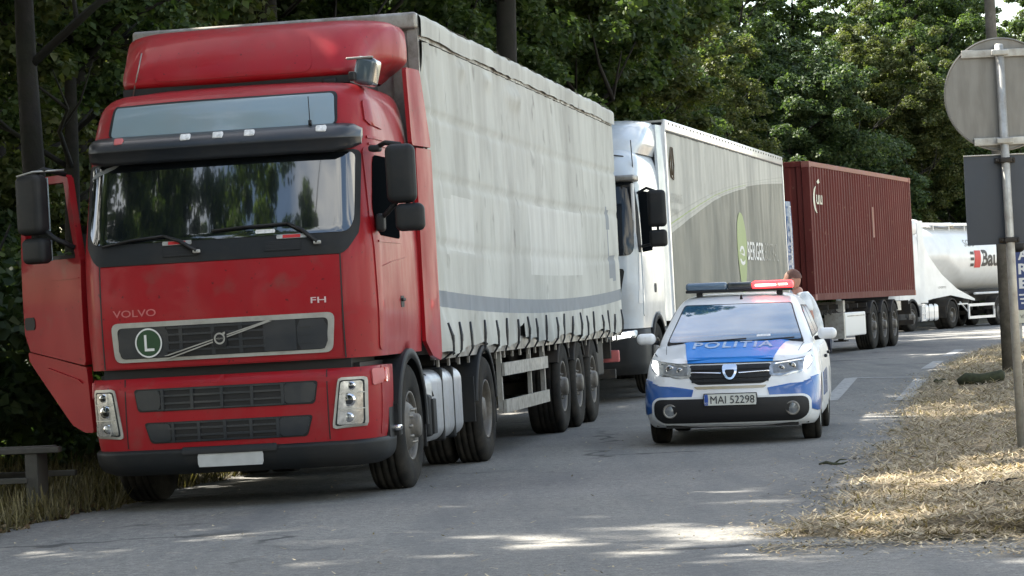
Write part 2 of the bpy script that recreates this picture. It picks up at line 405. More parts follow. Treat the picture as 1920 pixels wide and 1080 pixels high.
def round_poly(poly, r, k=5):
    out_ = []; n = len(poly)
    for i in range(n):
        p0, p1, p2 = Vector(poly[i - 1]), Vector(poly[i]), Vector(poly[(i + 1) % n])
        a = (p0 - p1); b = (p2 - p1); ra = min(r, a.length * .45); rb = min(r, b.length * .45)
        A = p1 + a.normalized() * ra; B = p1 + b.normalized() * rb
        for j in range(k + 1):
            t = j / k; out_.append(((1 - t) ** 2) * A + 2 * t * (1 - t) * p1 + t * t * B)
    return [(v.x, v.y) for v in out_]
def patch(mb, surf, poly, r=.03, off=.006, thick=.02, nu=18, nz=14, mi=0, sgn=1, rim=None):
    """poly in (a,z) on a surface; sgn=+1 when (dA x dZ) already points outward"""
    P = round_poly(poly, r) if r else list(poly)
    zs = [p[1] for p in P]; z0, z1 = min(zs), max(zs); rows = []
    for i in range(nz + 1):
        t = .5 - .5 * math.cos(math.pi * i / nz); z = z0 + (z1 - z0) * (t * .998 + .001); xs = []
        for j in range(len(P)):
            (xa, za), (xb, zb) = P[j], P[(j + 1) % len(P)]
            if (za - z) * (zb - z) <= 0 and za != zb: xs.append(xa + (xb - xa) * (z - za) / (zb - za))
        a0, a1 = min(xs), max(xs); rows.append([(a0 + (a1 - a0) * k / nu, z) for k in range(nu + 1)])
    def q(a, z, o):
        e = .004; p = surf(a, z); n = (surf(a + e, z) - surf(a - e, z)).cross(surf(a, z + e) - surf(a, z - e))
        if n.length < 1e-9: n = Vector((0, -1, 0))
        return p + n.normalized() * o * sgn
    top = [[q(a, z, off) for a, z in row] for row in rows]
    mb.grid(top, mi, True, sgn < 0)
    edge = [(i, 0) for i in range(nz, -1, -1)] + [(0, j) for j in range(1, nu + 1)] + [(i, nu) for i in range(1, nz + 1)] + [(nz, j) for j in range(nu - 1, 0, -1)]
    ring = [top[i][j] for i, j in edge]; low = [q(*rows[i][j], off - thick) for i, j in edge]
    ring.append(ring[0]); low.append(low[0])
    mb.grid([low, ring], mi if rim is None else rim, False, sgn < 0)
    return mb
def rect(x0, z0, x1, z1): return [(x0, z0), (x1, z0), (x1, z1), (x0, z1)]
def zlin(a, b, n): return [a + (b - a) * i / n for i in range(n + 1)]

# ------------------------------------------------------------------ ground shape
_xr = pchip([0, 16, 24.9, 38.5, 43, 56.3, 59.6, 71, 102, 107, 125, 150, 200], [-4.6, -2.12, -.71, 1.45, 2.3, 5.3, 6.25, 9.87, 13.7, 16.4, 27, 44, 80])
_xR = pchip([16.0, 17.2, 20.5, 25.7, 39.9, 49, 60, 75, 95, 120, 150, 200], [1.0, 1.5, 2.2, 3.15, 5.4, 7.3, 9.8, 13.2, 18.6, 28, 44, 85])
def ss(a, b, x):
    t = max(0., min(1., (x - a) / (b - a))); return t * t * (3 - 2 * t)
def hump(Y): return .16 * ss(36, 48, Y) * (1 - ss(78, 100, Y))
def xr(Y): return _xr(Y)
def gz(X, Y):
    g = hump(Y)
    if Y > 95: return g
    return g - .022 * max(0., min(3.2, xr(Y) - X)) * (1 - ss(75, 95, Y))

def noise2(x, y, s=0):
    n = math.sin(x * 1.7 + s * 5.1 + 1.3 * math.sin(y * 1.1 + s)) + math.sin(y * 2.3 + s * 3.7 + 1.1 * math.sin(x * .9 - s)) + .5 * math.sin(x * 5.1 + y * 4.3 + s)
    return n / 2.5

# ------------------------------------------------------------------ wheels
def wheel(parent, c, sg, rad=.53, w=.31, style='steer', dual=False, rimmat='rimgrey', name='wheel'):
    e = sub(name, parent, c); k = rad / .535
    def T(p): return [(r_ * k, t * sg) for r_, t in p]
    t = MB(); prof = [(.285, -.035), (.30, -.006), (.34, .004), (.42, .012), (.485, .002), (.515, -.016), (.532, -.04)]
    g = [.075, .135, .195, .25] if w > .27 else [.05, .10, .15]
    for q in g: prof += [(.535, -q + .006), (.521, -q + .004), (.521, -q - .004), (.535, -q - .006)]
    prof += [(.532, -w + .04), (.51, -w + .014), (.42, -w), (.30, -w + .02), (.285, -w + .05)]
    t.lathe(T(prof), (0, 0, 0), n=56)
    if dual: t.lathe(T([(r_, q - w - .03) for r_, q in prof]), (0, 0, 0), n=40)
    t.build('tyre', M['rubber'], e)
    r = MB()
    if style == 'steer': pr = [(.30, -.03), (.292, -.004), (.278, -.006), (.268, -.03), (.262, -.075), (.235, -.07), (.19, -.02), (.165, .004), (.12, .006), (.105, .012), (.10, .055), (.085, .07), (0, .075)]
    elif style == 'drive': pr = [(.30, -.03), (.292, -.004), (.278, -.008), (.268, -.04), (.262, -.15), (.24, -.165), (.17, -.18), (.13, -.17), (.125, -.05), (.11, -.03), (0, -.028)]
    else: pr = [(.30, -.03), (.292, -.004), (.278, -.006), (.268, -.03), (.26, -.10), (.235, -.10), (.19, -.055), (.165, -.04), (.11, -.038), (.105, .02), (.09, .04), (0, .042)]
    r.lathe(T(pr), (0, 0, 0), n=44)
    if style != 'drive':
        for i in range(10):
            a = i * math.pi / 5 + .2; cy, cz = .222 * k * math.cos(a), .222 * k * math.sin(a)
            x = (-.045 if style == 'steer' else -.075) * sg
            r.lathe([(.028, x + .016 * sg), (0, x + .016 * sg)], (0, cy, cz), n=10, mi=1)
    for i in range(10):
        a = i * math.pi / 5; rr2 = .142 * k; x = {'steer': .006, 'drive': -.175, 'trail': -.04}[style] * sg
        r.lathe([(.014, x - .005 * sg), (.014, x + .028 * sg), (0, x + .03 * sg)], (0, rr2 * math.cos(a), rr2 * math.sin(a)), n=6, mi=2)
    r.build('rim', [M[rimmat], M['black'], M['steel'] if style == 'steer' else M['rimgrey']], e)
    return e

def arcfender(mb, yc, zc, r, x0, x1, a0, a1, th=.03, mi=0, n=18, lip=.03):
    """curved sheet over a wheel; angle 0 = +y"""
    rows = []
    for rr2 in (r, r + th):
        rows.append([[(x, yc + rr2 * math.cos(R(a0 + (a1 - a0) * i / n)), zc + rr2 * math.sin(R(a0 + (a1 - a0) * i / n))) for i in range(n + 1)] for x in (x0, x1)])
    mb.grid([rows[1][0], rows[1][1]], mi, True); mb.grid([rows[0][0], rows[0][1]], mi, True, True)
    mb.grid([rows[0][0], rows[1][0]], mi, False); mb.grid([rows[0][1], rows[1][1]], mi, False, True)
    for e in (0, n):
        mb.add([rows[0][0][e], rows[0][1][e], rows[1][1][e], rows[1][0][e]], [(0, 1, 2, 3)], mi)
    if lip:
        sx = x1 if abs(x1) > abs(x0) else x0; s = 1 if sx > 0 else -1
        prof = [[(sx + dx * s, yc + q * math.cos(R(a0 + (a1 - a0) * i / n)), zc + q * math.sin(R(a0 + (a1 - a0) * i / n))) for i in range(n + 1)] for dx, q in ((0, r + th), (.012, r + th - .005), (.012, r - lip), (0, r - lip))]
        mb.grid(prof, mi, True, s > 0)
    return mb

def tractor_chassis(root, fa, da, tank=(2.35, 4.0), tankmat='alu', fend='plastic', rear=6.1, rails=True):
    ch = MB()
    for x in (-.39, .39): ch.box((x, (1.0 + rear) / 2, .86), (.08, rear - 1.0, .27))
    for y in (1.2, 2.6, 3.6, 4.5, 5.9): ch.box((0, y, .86), (.7, .09, .22))
    ch.box((0, fa, .42), (1.7, .16, .16)); ch.box((0, da, .53), (1.4, .2, .2)); ch.rbox((0, da, .55), (.45, .5, .45), .18)
    ch.box((0, 1.5, .85), (1.3, 1.6, .5)); ch.rbox((0, da - .1, 1.08), (.95, .9, .1), .03)
    ch.box((-.85, 3.1, .7), (.5, 1.5, .55)); ch.box((0, rear, .72), (1.6, .1, .12))
    ch.build('chassis', M['chassis'], root, bevel=.01)
    wheel(root, (1.20, fa, .515), 1, .52, .31, 'steer'); wheel(root, (-1.20, fa, .515), -1, .52, .31, 'steer')
    wheel(root, (1.22, da, .505), 1, .505, .28, 'drive', True); wheel(root, (-1.22, da, .505), -1, .505, .28, 'drive', True)
    for s in (1, -1):
        m = MB(); arcfender(m, da, .52, .57, s * .62, s * 1.215, 8, 172, .02, n=22)
        m.box((s * .93, da - .60, .62), (.55, .03, .42)); m.box((s * .93, da + .60, .60), (.55, .03, .5))
        m.build('mudguard', M[fend], root)
    y0, y1 = tank; t = MB()
    t.rbox((.88, (y0 + y1) / 2, .635), (.64, y1 - y0, .62), .12, 0, 5)
    for f in (.36, .68): t.rbox((.88, y0 + (y1 - y0) * f, .635), (.655, .045, .635), .125, 1, 5)
    t.lathe([(.07, .93), (.07, .985), (0, .985)], (.8, y0 + .6, 0), 'z', 16, 1)
    t.build('fuel_tank', [M[tankmat], M['plastic']], root)

def mirror(parent, c, s, big=(.25, .16, .45), small=(.22, .14, .19), dz=-.35, dx=.0, rotz=0., arms=None, mirname='mirror'):
    m = MB(); rm = Matrix.Rotation(rotz, 3, 'Z')
    m.rbox(c, big, .06, rot=rm)
    c2 = (c[0] + dx, c[1], c[2] + dz)
    m.rbox(c2, small, .05, rot=rm)
    m.tube([(c[0], c[1], c[2] + .1), (c2[0], c2[1], c2[2])], .018)
    for a in arms or (): m.tube(a, .02)
    o = m.build(mirname, M['plastic'], parent)
    g = MB(); off = rm @ Vector((0, big[1] / 2 + .002, 0))
    g.rbox(Vector(c) + off, (big[0] - .04, .012, big[2] - .05), .005, rot=rm)
    off = rm @ Vector((0, small[1] / 2 + .002, 0))
    g.rbox(Vector(c2) + off, (small[0] - .04, .012, small[2] - .04), .005, rot=rm)
    g.build('mirror_glass', M['glassb'], o)
    return o

# ------------------------------------------------------------------ placement frames
class Frame:
    def __init__(s, X, Y, deg, z=0., lean=.0, dx=0.):
        t = R(deg); s.t = t; s.lean = lean
        s.o = Vector((X, Y, z)) + Vector((math.cos(t), -math.sin(t), 0)) * dx
    def place(s, o, y=0.):
        o.location = s.o + Vector((math.sin(s.t), math.cos(s.t), 0)) * y
        o.rotation_mode = 'ZYX' if False else 'XYZ'; o.rotation_euler = (0, -s.lean, -s.t)
LEAN = .010
T1 = Frame(-2.383, 22.58, 9.0, -.020, LEAN, .10)
T1b = Frame(-2.383, 22.58, 9.0, -.020, LEAN, .045)
T2 = Frame(.6, 40.75, 12.7, .118, .010, .0)
T3 = Frame(5.087, 59.97, 17.6, .14, .006, .0)
T4 = Frame(12.36, 101.77, 31.0, .0, .0, .0)

# ------------------------------------------------------------------ red tractor
root = thing('truck', 'red cab-over tractor unit with its door standing open, heading the queue', 'truck', group=None)
T1.place(root)
FA, DA = 1.47, 5.12
WARP = .033
body = Shell([
    # z, w, y0, b, rc, ry, L, rr
    (1.09, 1.185, .07, .055, .30, .46, 2.2, .06), (1.50, 1.20, .055, .055, .29, .46, 2.2, .06), (1.92, 1.20, .078, .055, .27, .44, 2.2, .06),
    (2.10, 1.193, .132, .055, .25, .40, 2.2, .06), (2.40, 1.180, .222, .055, .245, .39, 2.2, .06), (2.68, 1.165, .306, .055, .24, .38, 2.2, .06), (2.92, 1.14, .378, .055, .24, .38, 2.2, .06),
    (3.12, 1.10, .45, .06, .26, .38, 2.19, .06), (3.20, 1.06, .53, .06, .28, .38, 2.17, .07), (3.25, .98, .66, .06, .28, .36, 2.12, .1), (3.275, .80, .9, .05, .3, .3, 2.0, .1)])
low = Shell([
    (.46, 1.15, .05, .06, .34, .46, .90, .04), (.60, 1.17, .035, .06, .33, .46, .90, .04), (.95, 1.185, .04, .06, .32, .46, .90, .04), (1.045, 1.185, .07, .055, .31, .46, .90, .04)])
bump = Shell([
    (.27, 1.08, .16, .05, .36, .44, .86, .04), (.30, 1.14, .09, .06, .36, .46, .88, .04), (.36, 1.175, .045, .06, .35, .46, .92, .04), (.455, 1.185, .03, .06, .34, .46, .92, .04), (.475, 1.17, .05, .06, .34, .44, .92, .04)])
ARCH = [(FA, .52, .63)]
b = MB(); body.mesh(b, [1.115] + zlin(1.14, 3.1, 26) + zlin(3.13, 3.285, 8), arches=ARCH)
b.build('cab_body', M['red'], root)
b = MB(); low.mesh(b, zlin(.46, 1.04, 8), cap=True, ns=8); lowo = b.build('lower_panel', M['red'], root)
b = MB(); bump.mesh(b, [.27, .30, .33, .36, .40, .44, .455, .475], cap=True, ns=8)
b.rbox((1.17, .86, .53), (.13, .14, .05), .02, 1); b.box((1.08, .78, .60), (.2, .25, .28), 2)
bumper = b.build('bumper', [M['plastic'], M['chrome'], M['black']], root)
b = MB(); b.box((0, .9, .70), (2.1, 1.3, .75)); b.box((0, .62, 1.07), (2.0, .9, .16)); b.box((0, 1.3, 1.0), (1.6, .6, .5)); b.build('engine_bay', M['black'], root)
F, LF, BF = body.F(), low.F(), bump.F()
SR = body.S(1); SL = body.S(-1)
# front seams, hood panel
b = MB(); patch(b, F, [(-.965, 1.125), (.945, 1.125), (.965, 1.90), (-.975, 1.90)], .02, .012, .02, nu=24, nz=10)
hood = b.build('hood_panel', M['red'], root)
b = MB()
for x in (-.975, .965):
    patch(b, F, [(x - .005, 1.12), (x + .005, 1.12), (x + .005, 1.92), (x - .005, 1.92)], 0, .0135, .004, nu=1, nz=10)
    b.build('panel_gap', M['black'], root); b = MB()
for x in (.81, -.818):
    b = MB(); patch(b, LF, rect(x, .49, x + .008, 1.035), 0, .003, .004, nu=1, nz=6); b.build('panel_gap', M['black'], root)
b = MB(); rim = [(-.875, 1.168), (.875, 1.168), (.905, 1.47), (-.895, 1.47)]
patch(b, F, rim, .06, .030, .03, nu=24)
b.build('grille_frame', M['frame'], root)
b = MB(); patch(b, F, [(-.825, 1.195), (.825, 1.195), (.855, 1.432), (-.845, 1.432)], .045, .034, .01, nu=24)
gr = b.build('grille', M['black'], root)
b = MB()
patch(b, F, rect(.34, 1.20, .60, 1.43), .005, .042, .01, nu=4, nz=3); patch(b, F, rect(.605, 1.20, .84, 1.425), .03, .038, .01, nu=4, nz=3)
patch(b, F, rect(-.835, 1.20, -.42, 1.43), .03, .038, .01, nu=6, nz=3)
for z in (1.245, 1.305, 1.365, 1.415): patch(b, F, rect(-.43, z - .008, .35, z + .008), 0, .044, .014, nu=10, nz=1)
for x in (-.32, -.06, .16): patch(b, F, rect(x - .014, 1.20, x + .014, 1.43), 0, .040, .014, nu=1, nz=3)
for z in (1.25, 1.31, 1.37): patch(b, F, rect(.62, z - .003, .72, z + .003), 0, .044, .006, nu=2, nz=1)
b.build('grille_slats', M['visor'], gr)
b = MB()
for d in (-.013, .013): patch(b, F, [(-.46, 1.195 + d), (-.425, 1.195 + d), (.42, 1.432 + d * .3), (.385, 1.432 + d * .3)], 0, .058, .012, nu=6, nz=8)
patch(b, F, rect(-.055, 1.255, .055, 1.375), .012, .064, .02, nu=4, nz=4, mi=1)
def onF(x0, z0, off, surf=F):
    def f(x, z):
        p = surf(x0 + x, z0 + z); return Vector((p.x, p.y - off, p.z))
    return f
em = []
fnE = onF(0, 1.315, .067)
for r0_, r1_ in ((.032, .045),):
    P = [[fnE(q * math.cos(a), q * math.sin(a)) for a in [2 * math.pi * i / 24 for i in range(25)]] for q in (r0_, r1_)]
    b.grid(P, 0, False)
b.add([fnE(.026, .026), fnE(.044, .030), fnE(.048, .050), fnE(.028, .046)], [(0, 1, 2, 3)], 0)
text(b, 'VOLVO', onF(0, 1.315, .069), width=.056, offset=.01, mi=0)
b.build('emblem', [M['frame'], M['black']], gr)
b = MB(); fnL = onF(-.585, 1.31, .048)
P = [[fnL(q * math.cos(a), q * math.sin(a)) for a in [2 * math.pi * i / 36 for i in range(37)]] for q in (0, .10)]
b.grid(P, 0, False)
fnL = onF(-.585, 1.31, .050); P = [[fnL(q * math.cos(a), q * math.sin(a)) for a in [2 * math.pi * i / 36 for i in range(37)]] for q in (.10, .112)]
b.grid(P, 1, False)
for q in (rect(-.035, -.062, -.015, .062), rect(-.015, -.062, .045, -.042)): b.add([fnL(*p) for p in q], [(0, 1, 2, 3)], 1)
b.build('letter_disc', [M['lgreen'], M['whiteprint']], root)
b = MB(); text(b, 'FH', onF(.785, 1.565, .016), height=.045, width=.12, offset=.012); b.build('lettering', mat('badge_silver', (.62, .45, .45), .4), hood)
b = MB(); text(b, 'VOLVO', onF(-.70, 1.54, .0155), width=.36, height=.055, offset=.01); b.build('lettering', M['redfade'], hood)
# lower grilles
for (x0, x1, z0, z1, s0) in ((-.74, .745, .775, .955, .03), (-.665, .695, .525, .69, .05)):
    b = MB(); patch(b, LF, [(x0 + s0, z0), (x1 - s0, z0), (x1, z1), (x0, z1)], .03, .006, .02, nu=24, mi=1)
    patch(b, LF, [(x1 - .27, z0 + .012), (x1 - s0 - .01, z0 + .012), (x1 - .012, z1 - .012), (x1 - .27, z1 - .012)], .03, .014, .012, nu=4, nz=4)
    patch(b, LF, [(x0 + s0 + .01, z0 + .012), (x0 + .22, z0 + .012), (x0 + .22, z1 - .012), (x0 + .012, z1 - .012)], .03, .014, .012, nu=4, nz=4)
    n = 3
    for k in range(1, n): 
        z = z0 + (z1 - z0) * k / n; patch(b, LF, rect(x0 + .2, z - .008, x1 - .26, z + .008), 0, .018, .012, nu=10, nz=1)
    for z in (z0 + .012, z1 - .012): patch(b, LF, rect(x0 + .2, z - .006, x1 - .26, z + .006), 0, .016, .012, nu=10, nz=1)
    for k in range(5):
        x = x0 + .24 + (x1 - .28 - x0 - .24) * k / 4; patch(b, LF, rect(x - .012, z0 + .006, x + .012, z1 - .006), 0, .020, .012, nu=1, nz=3)
    b.build('lower_grille', [M['visor'], M['black']], root)
# headlights
for s in (1, -1):
    poly = [(.84, .57), (1.085, .575), (1.10, .965), (.90, .965)]
    if s < 0: poly = [(-a, z) for a, z in reversed(poly)]
    b = MB(); patch(b, LF, poly, .03, .016, .02, nu=8, nz=10)
    inner = [(a + (.97 * s - a) * .17, z + (.77 - z) * .10) for a, z in poly]
    patch(b, LF, inner, .02, .018, .01, nu=8, nz=10, mi=1)
    inner2 = [(a + (.97 * s - a) * .27, z + (.77 - z) * .15) for a, z in poly]
    patch(b, LF, inner2, .02, .020, .01, nu=8, nz=10, mi=3)
    cx = .99 * s
    for (x, z, r_, k) in ((cx - .01 * s, .79, .052, 2), (cx + .01 * s, .90, .035, 2), (cx - .02 * s, .655, .040, 3)):
        p = LF(x, z); y = p.y - .024
        b.lathe([(r_, 0.002), (r_ * .95, -.008), (r_ * .72, -.012)], (p.x, y, p.z), 'y', 20, 2); b.lathe([(r_ * .7, -.010), (0, -.016)], (p.x, y, p.z), 'y', 20, 4 if k == 2 else 3)
    for z in (.72, .845): patch(b, LF, [(cx - .085, z - .004), (cx + .085, z - .004), (cx + .085, z + .004), (cx - .085, z + .004)], 0, .028, .01, nu=3, nz=1)
    patch(b, LF, [(cx - .10, .60), (cx + .06, .60), (cx + .06, .70), (cx - .09, .70)], .01, .024, .01, nu=5, nz=4, mi=3)
    b.build('headlight', [M['frame'], M['plastic'], M['chrome'], M['lamp'], M['glass']], root)
    b = MB(); LS = low.S(s)
    patch(b, LS, [(.30, .89), (.50, .91), (.50, 1.02), (.30, 1.02)], .02, .012, .02, nu=5, nz=5, sgn=s)
    patch(b, LS, [(.51, .91), (.66, .91), (.66, 1.02), (.51, 1.02)], .01, .014, .02, nu=3, nz=3, sgn=s, mi=1)
    b.build('turn_signal', [M['redfade'], M['orange']], root)
# number plate (blank, as in the photo), centre dark recess below grille
b = MB(); patch(b, BF, rect(-.36, .43, .40, .475), .01, .022, .03, nu=8, nz=3, mi=0); b.build('bumper_recess', M['black'], bumper)
b = MB(); patch(b, lambda x, z: Vector((x, .02, z)), rect(-.235, .325, .29, .435), .01, .0, .012, nu=6, nz=3); b.build('number_plate', M['blur'], bumper)
# windscreen
b = MB(); patch(b, F, [(-1.0, 1.905), (1.0, 1.905), (1.10, 2.06), (1.10, 2.70), (-1.10, 2.70), (-1.10, 2.06)], .05, .014, .02, nu=40, nz=14)
ws = b.build('windscreen_surround', M['plastic'], root)
b = MB(); patch(b, F, [(-1.02, 2.065), (1.02, 2.065), (1.06, 2.15), (1.06, 2.68), (-1.06, 2.68), (-1.06, 2.15)], .05, .020, .01, nu=44, nz=16)
b.build('windscreen', M['glass'], root)
for xc in (-.30, .52):
    b = MB()
    patch(b, F, rect(xc - .145, 1.950, xc + .145, 2.022), .004, .0225, .006, nu=3, nz=2, mi=1)
    for k in range(5): patch(b, F, rect(xc - .14, 1.955 + k * .014, xc + .14, 1.962 + k * .014), 0, .024, .006, nu=3, nz=1, mi=0)
    b.build('cowl_vent', [M['black'], M['plastic']], ws)
for xc in (-.33, .59): 
    b = MB(); patch(b, F, rect(xc - .12, 2.035, xc + .12, 2.065), .004, .026, .008, nu=4, nz=2, mi=0)
    patch(b, F, rect(xc - .07, 2.038, xc + .07, 2.062), 0, .028, .004, nu=4, nz=1, mi=1)
    b.build('reflector', [M['galv'], M['redprint']], ws)
for pts in ([(-.95, 2.06), (-.70, 2.10), (-.44, 2.12), (-.30, 2.07), (-.16, 1.985)], [(-.04, 2.135), (.20, 2.15), (.56, 2.16), (.68, 2.10), (.80, 2.0)]):
    b = MB(); P = [F(x, z) + Vector((0, -.05, 0)) for x, z in pts]; b.tube(P[:3], .009, 6); b.tube(P[2:], [.010, .016, .02], 6)
    P = [F(x, z - .008) + Vector((0, -.034, 0)) for x, z in pts[:3]]; b.tube(P, .006, 5); b.rbox(P[0] * 0 + F(pts[-1][0], pts[-1][1]) + Vector((0, -.05, 0)), (.06, .03, .03), .01, 1)
    b.build('wiper', [M['black'], M['galv']], root)
b = MB(); patch(b, F, rect(.30, 2.085, .46, 2.115), .008, .024, .004, nu=4, nz=2); b.build('paper_slip', M['cloth'], root)
b = MB(); patch(b, F, [(-1.06, 2.58), (-.84, 2.67), (-.83, 2.685), (-.90, 2.675), (-1.05, 2.62)], .0, .024, .004, nu=6, nz=6); b.build('windscreen_sticker', mat('sticker_grey', (.18, .19, .2), .5), root)
# sun visor
b = MB(); prof = [(-.005, 2.915), (-.10, 2.895), (-.20, 2.845), (-.235, 2.77), (-.235, 2.755), (-.222, 2.75), (-.215, 2.68), (-.19, 2.645), (-.17, 2.655), (-.15, 2.73), (-.005, 2.76)]
rows = []
for i in range(49):
    x = -1.115 + 2.23 * i / 48; e = min(1, (1.115 - abs(x)) / .16); e = math.sqrt(max(0, 1 - (1 - e) ** 2)); row = []
    y0 = .37 + .055 * (x / 1.0) ** 2
    lowd = .0 if abs(x) > .95 else -.012
    for dy, z in prof:
        zz = 2.81 + (z - 2.79) * (.46 + .34 * e) + (lowd if z < 2.7 else 0); row.append((x, y0 + .10 * (1 - e) + dy * (.33 + .57 * e), zz))
    rows.append(row)
b.grid(rows, 0, True)
for rw in (rows[0], rows[-1]): b.add(rw, [tuple(range(len(rw)))], 0)
vis = b.build('sun_visor', M['visor'], root)
for i, x in enumerate((-.245, .02, .275, .845)):
    b = MB(); y0 = .37 + .055 * x * x
    b.rbox((x, y0 - .165, 2.862), (.085, .03, .06), .012, 0, rot=Matrix.Rotation(-.55, 3, 'X')); b.build('marker_lamp', M['cloth'], vis)
b = MB(); b.rbox((-.80, .37 + .035 - .165, 2.862), (.075, .03, .06), .012, rot=Matrix.Rotation(-.55, 3, 'X')); b.build('marker_lamp', M['redfade'], vis)
b = MB(); b.tube([(.74, .33, 2.90), (.74, .31, 3.12)], .004, 5); b.tube([(.74, .33, 2.90), (.74, .33, 2.94)], .014, 8); b.build('antenna', M['black'], vis)
# upper window
b = MB(); patch(b, F, [(-.94, 2.90), (.94, 2.90), (.925, 3.16), (-.90, 3.155)], .05, .012, .02, nu=24); uw = b.build('roof_window_rim', M['black'], root)
b = MB(); patch(b, F, [(-.915, 2.90), (.92, 2.90), (.90, 3.143), (-.88, 3.138)], .04, .017, .01, nu=24); b.build('roof_window', M['glassb'], uw)
# right-hand door and side windows
for s in (1,):
    S = SR
    b = MB(); patch(b, S, [(.44, 1.16), (.80, 1.16), (1.02, 1.22), (1.52, 1.30), (1.56, 2.72), (.50, 2.72), (.40, 2.15)], .05, .008, .02, nu=16, nz=20, sgn=s)
    dr = b.build('door', M['red'], root)
    b = MB(); patch(b, S, [(.50, 2.04), (1.36, 2.02), (1.36, 2.66), (.62, 2.66), (.46, 2.24)], .06, .014, .02, nu=10, nz=10, sgn=s); b.build('door_window', M['glassside'], dr)
    b = MB(); patch(b, S, rect(1.24, 1.48, 1.38, 1.57), .012, .012, .006, nu=3, nz=3, sgn=s, mi=0); b.rbox(S(1.31, 1.54) + Vector((.02, 0, 0)), (.02, .11, .025), .008, 1); b.build('door_handle', [M['black'], M['plastic']], dr)
    b = MB(); patch(b, S, rect(.50, 1.985, 1.36, 2.0), .0, .016, .02, nu=4, nz=1, sgn=s); patch(b, S, [(.55, 1.80), (1.5, 1.86), (1.5, 1.875), (.55, 1.815)], 0, .018, .02, nu=6, nz=2, sgn=s)
    b.build('door_trim', M['red'], dr)
    b = MB(); patch(b, S, [(.62, 2.90), (1.15, 2.88), (1.2, 3.10), (.70, 3.10)], .05, .014, .02, nu=8, nz=6, sgn=s); b.build('side_panel', M['red'], root)
    b = MB(); patch(b, S, rect(.60, 2.79, 1.7, 2.81), 0, .012, .02, nu=6, nz=1, sgn=s); patch(b, S, rect(.60, 2.74, 1.3, 2.755), 0, .012, .02, nu=6, nz=1, sgn=s); b.build('side_moulding', M['red'], root)
# wheel arch rings
for s in (1, -1):
    b = MB(); arcfender(b, FA, .52, .595, s * .95, s * 1.215, -2, 185, .035, n=26, lip=.045)
    b.box((s * 1.04, FA - .60, .62), (.34, .03, .2)); b.build('wheel_arch', M['plastic'], root)
    b = MB(); P = []
    for i in range(13):
        a = R(-14 + 62 * i / 12); P.append([(s * xx, FA + .60 * math.cos(a), .52 + .60 * math.sin(a)) for xx in (.85, 1.19)])
    b.grid(P, 0, True); b.box((s * 1.0, FA + .66, .62), (.38, .02, .62)); b.build('mud_flap', M['black'], root)
# lower cab side panel between door and arch
b = MB(); patch(b, low.S(1), [(.45, .50), (.80, .50), (.84, .90), (.84, 1.04), (.45, 1.04)], .02, .004, .015, nu=6, nz=6); b.build('step_panel', M['red'], root)
# rear side deflector panels
for s in (1, -1):
    b = MB()
    def dfl(y, z, s=s): return Vector((s * (1.215 + .05 * math.sin(max(0, min(1, (y - 2.1) / .5)) * 1.5) - .03 * max(0, z - 2.8)), y, z))
    patch(b, dfl, [(2.02, 2.80), (2.62, 2.80), (2.42, 3.44), (2.02, 3.44)], .04, .01, .035, nu=5, nz=8, sgn=s)
    patch(b, dfl, [(2.14, 1.10), (2.56, 1.02), (2.62, 1.08), (2.62, 2.785), (2.14, 2.785)], .03, .01, .035, nu=5, nz=10, sgn=s)
    b.build('side_deflector', M['red'], root)
# roof fairing
fair = Shell([(3.30, .96, .98, .03, .16, .2, 2.2, .05), (3.35, 1.0, .90, .03, .20, .26, 2.3, .05), (3.45, 1.03, .93, .04, .26, .36, 2.35, .05), (3.60, 1.04, 1.04, .05, .30, .44, 2.35, .05), (3.73, 1.03, 1.20, .06, .32, .48, 2.35, .05), (3.80, .98, 1.42, .06, .34, .45, 2.33, .06), (3.83, .85, 1.72, .05, .35, .35, 2.3, .08)])
b = MB(); rows = []; NL = 20; NC = 8
zsf = zlin(3.30, 3.83, 26); P = []
for z in zsf:
    row = []
    for x, y in fair.loop(z, ns=16):
        k = ss(1.25, 2.1, y) * ss(3.36, 3.52, z) * (abs(x) > .6); x += math.copysign(.13 * k, x)
        k2 = ss(.85, 1.25, abs(x)) * ss(1.0, 1.6, y); row.append((x, y, z + (.0 if z > 3.4 else .10 * k2 * (3.4 - z) / .1)))
    row.append(row[0]); P.append(row)
b.grid(P, 0, True); b.f.append(tuple(range(len(b.v) - len(P[0]), len(b.v) - 1))); b.m.append(0); b.s.append(True)
patch(b, fair.F(), [(-.70, 3.36), (.66, 3.36), (.58, 3.72), (-.62, 3.72)], .1, .006, .02, nu=20, nz=10)
fo = b.build('roof_fairing', M['red'], root)
b = MB(); b.box((0, 1.5, 3.29), (1.9, 1.1, .06)); b.rbox((.78, .98, 3.275), (.12, .1, .06), .02); b.rbox((-.62, 1.0, 3.275), (.14, .1, .05), .02); b.build('roof_gap', M['black'], root)
b = MB(); b.rbox((1.10, .92, 3.33), (.17, .26, .22), .04, 0, 4, rot=Matrix.Rotation(.25, 3, 'Y')); b.rbox((1.07, .80, 3.43), (.22, .03, .02), .008, 1); b.build('roof_lamp_box', [mat('smoked_lens', (.07, .095, .115), .12, coat=.8), M['steel']], root)
b = MB(); b.rbox((1.02, .72, 3.285), (.05, .09, .07), .012); b.build('roof_marker', M['black'], root)
b = MB(); b.tube([(-.87, .95, 3.26), (-.77, .93, 3.60)], .006, 5); b.build('air_line', M['steel'], root)
